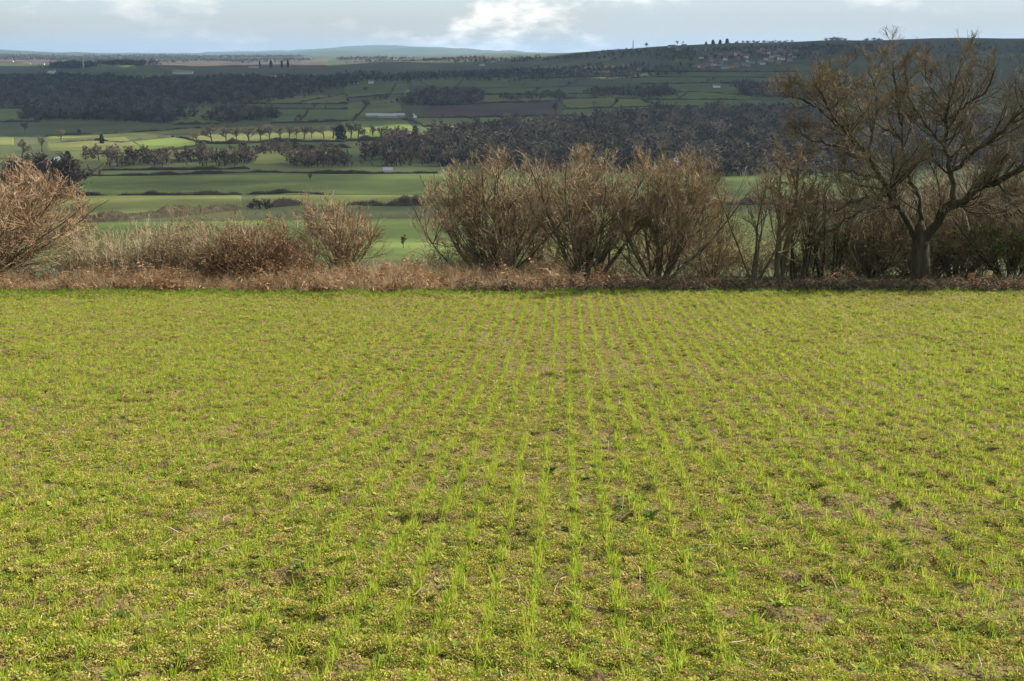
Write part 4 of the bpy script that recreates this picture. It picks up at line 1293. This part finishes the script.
rng = np.random.RandomState(5)
oak_base = at(921, 290, OY)
oak_base[2] = float(terrain_z(oak_base[0], oak_base[1]))
TRUNK = [(921, 292, 0), (920.5, 280, 0), (921, 262, 0), (921, 245, 0), (920, 232, 0), (920, 220, 0)]
LIMBS = [
    ([(916, 240, 0), (906, 218, -.1), (898, 207, -.2), (888, 194, -.3), (880, 176, -.4), (869, 150, -.6), (852, 139, -.8), (836, 124, -1.0), (828, 100, -1.2), (815, 86, -1.3)], .085, .018),
    ([(921, 232, 0), (924, 205, .1), (914, 186, .3), (907, 170, .5), (903, 140, .7), (899, 105, .8), (897, 88, .9), (893, 62, 1.0)], .06, .014),
    ([(923, 242, 0), (935, 222, -.1), (952, 203, -.3), (968, 196, -.5), (996, 181, -.8), (1026, 168, -1.1), (1060, 150, -1.3), (1090, 122, -1.4)], .125, .03),
    ([(955, 203, -.3), (953, 180, -.2), (951, 168, -.1), (945, 145, .1), (948, 118, .2), (949, 95, .2), (957, 84, .3), (961, 60, .4)], .085, .016),
    ([(953, 170, -.1), (970, 154, -.4), (990, 141, -.7), (1012, 122, -.9), (1030, 100, -1.0), (1040, 70, -1.0)], .06, .014),
    ([(945, 146, .1), (932, 130, .4), (919, 116, .7), (908, 98, .9), (905, 72, 1.0)], .045, .012),
    ([(870, 152, -.6), (872, 130, -.4), (878, 108, -.2), (874, 84, 0), (868, 68, .1)], .04, .012),
    ([(852, 139, -.8), (832, 146, -1.0), (812, 140, -1.3), (795, 132, -1.4)], .03, .010),
    ([(838, 126, -1.0), (818, 108, -1.2), (800, 98, -1.4), (782, 96, -1.5)], .032, .009),
    ([(880, 178, -.4), (858, 174, .2), (836, 168, .6), (812, 160, .9)], .035, .010),
    ([(898, 208, -.2), (874, 206, .3), (852, 214, .8), (834, 230, 1.1)], .035, .010),
    ([(888, 195, -.3), (866, 196, -.9), (846, 205, -1.3), (828, 214, -1.5)], .03, .009),
    ([(996, 181, -.8), (1008, 196, -1.1), (1022, 212, -1.3), (1040, 222, -1.4)], .04, .012),
    ([(968, 196, -.5), (986, 204, .2), (1004, 214, .7), (1022, 232, 1.0)], .04, .010),
    ([(949, 118, .2), (968, 102, -.2), (986, 94, -.5), (998, 64, -.7)], .035, .010),
    ([(949, 108, .2), (935, 92, .5), (928, 82, .7), (924, 60, .8)], .03, .009),
    ([(1026, 168, -1.1), (1040, 140, -.8), (1052, 105, -.6), (1058, 70, -.5)], .05, .012),
    ([(903, 140, .7), (886, 128, 1.1), (866, 118, 1.5), (846, 100, 1.8), (838, 78, 1.9)], .035, .010),
    ([(830, 104, -1.2), (842, 86, -1.0), (848, 76, -.9)], .022, .008),
]
oak = obj('oak_tree', None, loc=oak_base)
oak.empty_display_size = 0.5
P, R, L = chain(TRUNK, .20, .145, 12)
R = R * np.array([1.35, 1.12, 1.03] + [1.0] * 6 + [0.9, 0.7, 0.25])
V, Fq = tubes(P[None], R[None], 14)
V = V + rng.normal(0, 0.006, V.shape)
obj('trunk', make_mesh('trunk', V - oak_base, Fq, M['oak_bark'], smooth=True), oak)
all_p, all_r, all_l = [], [], []
for px, r0, r1 in LIMBS:
    P, R, L = chain(px, r0 * 0.78, r1 * 0.85, 17, rng, 0.022)
    V, Fq = tubes(P[None], R[None], 9)
    V = V + rng.normal(0, 0.004, V.shape)
    obj('limb', make_mesh('limb', V - oak_base, Fq, M['oak_bark'], smooth=True), oak)
    all_p.append(P)
    all_r.append(R)
    all_l.append(L)
AP, AR, AL = np.array(all_p), np.array(all_r), np.array(all_l)
got = [spawn(rng, AP[i:i + 1], np.minimum(AR[i:i + 1], 0.05), np.clip(AL[i:i + 1], 1.3, 2.2), max(8, int(8 * AL[i])), 0.12, 1.0, 0.85, 0.3, 0.47, 0.45) for i in range(len(AP))]
P, D, L1, R1 = [np.concatenate([q[j] for q in got]) for j in range(4)]
bp, br = grow(rng, P, D, L1, R1, R1 * 0.35, 7, 0.15, 0.09)
P, D, L2, R2 = spawn(rng, bp, br, L1, 10, 0.08, 1.0, 0.7, 0.3, 0.62, 0.6)
cp, cr = grow(rng, P, D, L2, np.maximum(R2, 0.0042), np.maximum(R2 * 0.5, 0.0026), 4, 0.13, 0.09)
P, D, L3, R3 = spawn(rng, cp, cr, L2, 10, 0.1, 1.0, 0.65, 0.3, 0.6, 0.6)
dp, dr = grow(rng, P, D, np.maximum(L3, 0.06), arr(0.0026, len(P)), arr(0.0018, len(P)), 2, 0.12, 0.10)
V, Fq = tubes(bp, br, 5)
obj('branch', make_mesh('branch', V - oak_base, Fq, M['oak_bark'], smooth=True), oak)
V, Fq = join([tubes(cp, cr, 3), ribbons(dp, dr, rng)])
obj('crown', make_mesh('crown', V - oak_base, Fq, M['twig_oak']), oak)
tag(oak, 'gnarled spreading leafless oak with thick forked trunk at the right', 'tree')


# ------------------------------------------------------------------ bracken bank
def frond(seed, L, rngs=None):
    rng = np.random.RandomState(seed)
    d = np.array([[rng.normal(0.5, 0.2), rng.normal(0, 0.2), 1.0]])
    sp, sr = grow(rng, np.zeros((1, 3)), d, arr(L, 1), arr(0.005, 1), arr(0.002, 1), 9, 0.10, -0.17)
    parts = [tubes(sp, sr, 3)]
    V, Fs = [], []
    for i in range(2, 10):
        for s in (-1, 1):
            ln = L * 0.30 * (1.1 - i / 10) * rng.uniform(0.7, 1.2)
            tan = sp[0, min(i, 9)] - sp[0, i - 1]
            tan /= np.linalg.norm(tan)
            side = np.cross(tan, [0, 0, 1])
            side = side / (np.linalg.norm(side) + 1e-9) * s + rng.normal(0, 0.25, 3)
            dr_ = side + tan * 0.4 + np.array([0, 0, rng.uniform(-0.7, 0.1)])
            dr_ /= np.linalg.norm(dr_)
            wd = np.cross(dr_, rng.normal(size=3))
            wd = wd / np.linalg.norm(wd) * ln * 0.16
            p = sp[0, i]
            b = len(V)
            V += [p, p + dr_ * ln * 0.5 + wd, p + dr_ * ln + np.array([0, 0, -ln * 0.25]), p + dr_ * ln * 0.5 - wd]
            Fs.append([b, b + 1, b + 2, b + 3])
    parts.append((np.array(V), np.array(Fs)))
    return join(parts)


def grass_tuft(seed, n, h, w, spread=0.35, droop=-0.1, seg=3):
    """blades as tapering ribbons"""
    rng = np.random.RandomState(seed)
    a = rng.uniform(0, 2 * np.pi, n)
    D = np.stack([np.cos(a) * spread * rng.uniform(0.1, 1.3, n), np.sin(a) * spread * rng.uniform(0.1, 1.3, n), np.ones(n)], 1)
    P = np.stack([rng.normal(0, 0.12 * h, n), rng.normal(0, 0.12 * h, n), arr(-0.004, n)], 1)
    pts, _ = grow(rng, P, D, h * rng.uniform(0.55, 1.15, n), arr(1, n), arr(1, n), seg, 0.10, droop)
    side = np.stack([-np.sin(a), np.cos(a), np.zeros(n)], 1) + rng.normal(0, 0.3, (n, 3))
    side /= np.linalg.norm(side, axis=1, keepdims=True)
    ww = w * np.array([0.7, 1.0, 0.75, 0.12])[:seg + 1]
    l = pts - side[:, None] * ww[None, :, None] / 2
    r = pts + side[:, None] * ww[None, :, None] / 2
    V = np.stack([l, r], 2).reshape(-1, 3)
    S1 = seg + 1
    base = (np.arange(n) * S1 * 2)[:, None]
    s = (np.arange(seg) * 2)[None]
    Fq = np.stack([base + s, base + s + 1, base + s + 3, base + s + 2], -1).reshape(-1, 4)
    return V, Fq


def kinds(tag_, meshes):
    return [obj(f'kind_{tag_}_{i:02d}', m, link=False) for i, m in enumerate(meshes)]


BR = kinds('bracken', [make_mesh('frond', *frond(60 + i, 0.62), M['bracken']) for i in range(6)])
DG = kinds('deadgrass', [make_mesh('tuft', *grass_tuft(70 + i, 16, 0.42, 0.007, 0.5, -0.16), M['dead_grass']) for i in range(4)])
rng = np.random.RandomState(61)
n = 6800
X = rng.uniform(-12, 13.5, n)
Yb = EDGE + 0.05 + (fbm(X * 0.9, X * 0, 3, 19) - 0.5) * 0.7 + rng.beta(1.3, 1.8, n) * 2.6
amt = np.clip((fbm(X * 0.8, Yb * 0.8, 3, 9) - 0.25) * 2.0, 0.0, 1.1) * (0.6 + 0.3 * (Yb - EDGE))
xp = W / 2 + X / Yb * F * 0.985                  # how far along the bank
left = np.clip((620 - xp) / 120, 0, 1)
hh = np.where(left > 0.5, 0.82, 0.45) * (0.45 + 1.0 * amt) * np.where((xp > 575) & (xp < 640) & (Yb > 22.9), 1.35, 1.0)
keep = rng.uniform(size=n) < (0.25 + 0.75 * left)
P = np.stack([X, Yb, terrain_z(X, Yb) - 0.02], 1)[keep]
m = len(P)
isg = rng.uniform(size=m) < (0.42 * left[keep] + 0.06)
idx = np.where(isg, 6 + rng.randint(0, 4, m), rng.randint(0, 6, m))
rot = np.stack([rng.normal(0, 0.2, m), rng.normal(0.1, 0.25, m), rng.uniform(0, 6.28, m)], 1)
BANKV = kinds('bank', [v.data for v in BR] + [v.data for v in DG])
scatter('bracken_bank', P, rot, hh[keep] * rng.uniform(0.75, 1.2, m), idx, BANKV,
        'bank of dead rust brown bracken and bleached grass along the field edge', 'bracken')

# dead stems beneath the shrubs, coloured dark for the shade on the bank front
n = 4600
X = rng.uniform(-1, 14, n)
Yb = EDGE + 0.05 + (fbm(X * 0.9, X * 0, 3, 19) - 0.5) * 0.7 + rng.uniform(0, 1, n) ** 1.5 * 1.5
LIT = kinds('litter', [make_mesh('litter', *frond(160 + i, 0.4), M['litter']) for i in range(3)])
scatter('shaded_bank_litter', np.stack([X, Yb, terrain_z(X, Yb) - 0.03], 1), np.stack([rng.normal(0, 0.5, n), rng.normal(0, 0.5, n), rng.uniform(0, 6.28, n)], 1),
        rng.uniform(0.35, 0.9, n), rng.randint(0, 3, n), LIT, 'dead stems coloured dark for the shade under the shrubs at the right of the field edge', 'litter')


# ================================================================== THE CROP
def in_view(X, Y, m=0.6):
    return np.abs(X) < Y * 0.44 + m


CROP = kinds('crop', [make_mesh('seedling', *grass_tuft(200 + i, 6, 0.070, 0.0046, 0.38, -0.05), M['blade']) for i in range(7)])
rng = np.random.RandomState(201)
pts = []
for r in range(-75, 76):
    x0 = (r + 0.35) * ROW
    Yr = np.arange(3.2, EDGE - 0.05, 0.016)
    Yr = Yr + rng.normal(0, 0.012, len(Yr))
    wob = (fbm(Yr * 0.35, arr(r * 0.13, len(Yr)), 2, 71) - 0.5) * 0.10 * np.clip(abs(x0) * 0.5, 0.25, 1.6)
    Xr = x0 + HEAD * Yr + wob + rng.normal(0, 0.012 + 0.011 * min(abs(x0 + 0.2) / 2.0, 2.2), len(Yr))
    k = in_view(Xr, Yr)
    pts.append(np.stack([Xr[k], Yr[k]], 1))
pts = np.concatenate(pts)
den = fbm(pts[:, 0] * 0.8, pts[:, 1] * 0.8, 3, 73)
pts = pts[rng.uniform(size=len(pts)) < np.clip((den - 0.08) * 2.1, 0.35, 1)]
n = len(pts)
P = np.stack([pts[:, 0], pts[:, 1], field_surface(pts[:, 0], pts[:, 1])], 1)
scatter('young_cereal_crop', P, np.stack([rng.normal(0, 0.15, n), rng.normal(0, 0.15, n), rng.uniform(0, 6.28, n)], 1), rng.uniform(0.55, 1.2, n) * (1.0 - 0.012 * (P[:, 1] - 4)),
        rng.randint(0, 7, n), CROP, 'rows of bright green young cereal seedlings running away to the hedge', 'crop')


def cushion(seed, r):
    """a moss cushion: a tuft of many tiny leaves on a low dome"""
    rng = np.random.RandomState(seed)
    n = 64
    a, t = rng.uniform(0, 6.28, n), np.sqrt(rng.uniform(0, 1, n))
    P = np.stack([np.cos(a) * t * r, np.sin(a) * t * r, r * 0.42 * (1 - t ** 2) + rng.uniform(-.002, .006, n)], 1)
    return quads(P, arr(r * 0.14, n), rng, flat=0.1, aspect=0.5)


def rosette(seed, r, n=9):
    rng = np.random.RandomState(seed)
    V, Fs = [], []
    for i in range(n):
        a = i / n * 6.28 + rng.normal(0, 0.25)
        l = r * rng.uniform(0.6, 1.15)
        d = np.array([math.cos(a), math.sin(a), rng.uniform(0.1, 0.7)])
        s = np.array([-math.sin(a), math.cos(a), 0]) * l * 0.22
        b = len(V)
        V += [d * l * 0.1, d * l * 0.55 + s, d * l * np.array([1, 1, 0.75]), d * l * 0.55 - s]
        Fs.append([b, b + 1, b + 2, b + 3])
    return np.array(V), np.array(Fs)


COVER = kinds('cover', [make_mesh('moss', *cushion(220 + i, 0.035), M['moss']) for i in range(6)]
              + [make_mesh('weed', *rosette(230 + i, 0.03), M['weed']) for i in range(4)]
              + [make_mesh('tiny_grass', *grass_tuft(240 + i, 7, 0.035, 0.003, 0.9, -0.15), M['moss']) for i in range(3)])
n = 215000
u = rng.uniform(0, 1, n)
Yc = 3.2 + (EDGE - 3.25) * u ** 1.25
Xc = rng.uniform(-1, 1, n) * (Yc * 0.44 + 0.6)
cov = fbm(Xc * 3.0, Yc * 3.0, 3, 81)
k = rng.uniform(size=n) < np.clip((cov - 0.24) * 3.2, 0.10, 1)
Xc, Yc = Xc[k], Yc[k]
n = len(Xc)
P = np.stack([Xc, Yc, field_surface(Xc, Yc) + 0.001], 1)
wd = fbm(Xc * 1.1 + 9, Yc * 1.1, 2, 83)
pick = rng.uniform(size=n)
idx = np.where(pick < 0.55, rng.randint(0, 6, n), np.where(pick < 0.55 + 0.45 * wd, rng.randint(6, 10, n), rng.randint(10, 13, n)))
scatter('moss_and_weeds', P, np.stack([rng.normal(0, 0.2, n), rng.normal(0, 0.2, n), rng.uniform(0, 6.28, n)], 1), rng.uniform(0.45, 1.2, n), idx, COVER,
        'yellow green moss and tiny weeds covering the soil between the rows', 'moss')

# darker weed clumps, dead bits, pale pebbles
WEED = kinds('clump', [make_mesh('clump', *join([rosette(260 + i * 3, 0.08, 16), rosette(261 + i * 3, 0.055, 14), grass_tuft(262 + i, 12, 0.08, 0.006, 0.7)]), M['weed_dark']) for i in range(3)])
spots = [(632, 501), (624, 505), (640, 503), (78, 497), (500, 492), (866, 458), (730, 575), (540, 560), (960, 575), (880, 655), (650, 520), (330, 520), (205, 560), (120, 620), (430, 640)]
Pw = []
for x, y in spots:
    d = ray_dir(x, y)
    tt = np.linspace(3.5, 30, 6000)
    Q = tt[:, None] * d
    i = int(np.argmax(Q[:, 2] < field_z(Q[:, 1])))
    Pw.append(Q[i])
Pw = np.array(Pw)
ex = 130
Ye = 3.3 + 18 * rng.uniform(0, 1, ex)
Xe = rng.uniform(-1, 1, ex) * (Ye * 0.43)
Pw = np.concatenate([Pw, np.stack([Xe, Ye, Ye * 0], 1)])
Pw[:, 2] = field_surface(Pw[:, 0], Pw[:, 1])
n = len(Pw)
scatter('dark_weed_clumps', Pw, np.stack([np.zeros(n), np.zeros(n), rng.uniform(0, 6.28, n)], 1), np.concatenate([rng.uniform(0.5, 0.8, len(spots)), rng.uniform(0.25, 0.55, ex)]),
        rng.randint(0, 3, n), WEED, 'scattered darker green weed clumps in the field', 'weeds')


def stalk(seed, l, w):
    rng = np.random.RandomState(seed)
    p, r = grow(rng, np.array([[-l / 2, 0, 0.012]]), np.array([[1.0, 0, 0.05]]), arr(l, 1), arr(w, 1), arr(w * 0.6, 1), 4, 0.12, 0)
    return tubes(p, r, 4)


def leaf(seed, l):
    rng = np.random.RandomState(seed)
    V = np.array([[-l, 0, 0.012], [-l * .3, -l * .4, 0.022], [l * .5, -l * .3, 0.012], [l, 0, 0.03], [l * .5, l * .3, 0.02], [-l * .3, l * .4, 0.014]]) + rng.normal(0, 0.003, (6, 3))
    return V, [(0, 1, 2, 3), (0, 3, 4, 5)]


BITS = kinds('bits', [make_mesh('stalk', *stalk(280 + i, [0.12, 0.07, 0.05][i], 0.0024), M['straw']) for i in range(3)] + [make_mesh('leaf', *leaf(290 + i, 0.011), M['dead_leaf']) for i in range(3)])
n = 5200
Ye = 3.2 + 18.5 * rng.uniform(0, 1, n) ** 1.2
Xe = rng.uniform(-1, 1, n) * (Ye * 0.44 + 0.5)
scatter('field_litter', np.stack([Xe, Ye, field_surface(Xe, Ye) + 0.008], 1), np.stack([rng.normal(0, 0.3, n), rng.normal(0, 0.35, n), rng.uniform(0, 6.28, n)], 1),
        rng.uniform(0.5, 1.3, n), np.where(rng.uniform(size=n) < 0.4, rng.randint(0, 3, n), rng.randint(3, 6, n)), BITS, 'dead straw bits and brown leaves strewn over the field', 'litter')

# greener grass verge at the field edge
VG = kinds('verge', [make_mesh('verge_tuft', *grass_tuft(310 + i, 14, 0.13, 0.006, 0.5, -0.12), M['verge']) for i in range(4)])
n = 9000
Xe = rng.uniform(-11.5, 11.5, n)
Ye = EDGE + 0.15 + (fbm(Xe * 0.9, Xe * 0, 3, 19) - 0.5) * 0.7 - rng.beta(1, 2.6, n) * 1.3
k = rng.uniform(size=n) < np.clip(0.95 - (Xe + 8) * 0.05, 0.25, 1)
Xe, Ye = Xe[k], Ye[k]
n = len(Xe)
scatter('verge_grass', np.stack([Xe, Ye, np.where(Ye < EDGE, field_surface(Xe, Ye), terrain_z(Xe, Ye))], 1), np.stack([rng.normal(0, 0.2, n), rng.normal(0, 0.2, n), rng.uniform(0, 6.28, n)], 1),
        rng.uniform(0.25, 0.65, n), rng.randint(0, 4, n), VG, 'strip of taller green grass along the bracken bank', 'grass')

# ================================================================== CLOUDS THAT SHADE THE VALLEY
def ico(level=2):
    import bmesh
    bm = bmesh.new()
    bmesh.ops.create_icosphere(bm, subdivisions=level, radius=1)
    V = np.array([v.co[:] for v in bm.verts])
    Fs = np.array([[v.index for v in f.verts] for f in bm.faces])
    bm.free()
    return V, Fs


IV, IF = ico(2)
ALT = 900.0
SHIFT = SUN_DIR * (ALT / SUN_DIR[2])
gap_px = [(-150, 147), (60, 147), (130, 143), (215, 136), (310, 132), (400, 128.5), (450, 125), (500, 122.5), (570, 120), (640, 114.5)]
gap = np.array([hit(*p)[:2] for p in gap_px])


def cloud(region, spacing, r, seed, gap_half, label, mat='cloud'):
    """puffs above the given stretch of ground, pushed along the sun's direction"""
    rng = np.random.RandomState(seed)
    x0, x1, y0, y1 = region
    gx, gy = np.meshgrid(np.arange(x0, x1, spacing), np.arange(y0, y1, spacing))
    X = gx.ravel() + rng.uniform(-.5, .5, gx.size) * spacing
    Y = gy.ravel() + rng.uniform(-.5, .5, gx.size) * spacing
    gyy = np.interp(X, gap[:, 0], gap[:, 1])
    R = r * rng.uniform(0.75, 1.25, len(X))
    half = gap_half * np.clip(1.0 - (X - 120) / 330, 0.0, 1.0)
    k = np.abs(Y - gyy) > np.where(half > 12, half + R * 0.85, -1)
    X, Y, R = X[k], Y[k], R[k]
    parts = []
    for x, y, q in zip(X, Y, R):
        c = np.array([x, y, -70]) + SHIFT
        c[2] += rng.uniform(-20, 20)
        d = 1 + 0.25 * np.sin(IV @ rng.normal(0, 3.0, 3) + rng.uniform(0, 6)) * np.sin(IV @ rng.normal(0, 3.0, 3))
        parts.append((IV * d[:, None] * np.array([q, q, q * 0.35]) + c, IF))
    V, Fs = join(parts)
    o = obj('cloud', make_mesh('cloud', V, Fs, M[mat], smooth=True))
    return tag(o, label, 'cloud', kind='stuff')


cloud((-1500, 1300, 118, 1600), 75, 62, 1, 115, 'broken grey cloud above the near side of the valley', 'cloud_thin')
cloud((-4600, 5200, 1600, 5200), 230, 190, 2, 0, 'broad grey cloud above the far slope of the valley')
cloud((-1500, 1500, 1300, 1750), 95, 80, 3, 115, 'ragged cloud edge above the middle of the valley')

# ================================================================== HAZE
def box(x0, x1, y0, y1, z0, z1):
    V = [(x, y, z) for z in (z0, z1) for x, y in ((x0, y0), (x1, y0), (x1, y1), (x0, y1))]
    return V, [(0, 3, 2, 1), (4, 5, 6, 7), (0, 1, 5, 4), (1, 2, 6, 5), (2, 3, 7, 6), (3, 0, 4, 7)]


hm = bpy.data.materials.new('haze')
hm.use_nodes = True
hn, hl = hm.node_tree.nodes, hm.node_tree.links
hn.clear()
ho = hn.new('ShaderNodeOutputMaterial')
hv = hn.new('ShaderNodeVolumePrincipled')
hv.inputs['Color'].default_value = (0.46, 0.69, 1.0, 1)
hv.inputs['Density'].default_value = 6e-5
hv.inputs['Anisotropy'].default_value = 0.2
hl.new(hv.outputs[0], ho.inputs['Volume'])
zlo, zhi = float(ZZ.min()) - 1.0, max(float(ZZ.max()), 60.0) + 30
V, Fs = box(-26500, 26500, -80, 21100, zlo, zhi)
tag(obj('haze', make_mesh('haze', V, Fs, hm)), 'thin blue haze lying over the valley and far hills', 'haze', kind='stuff')
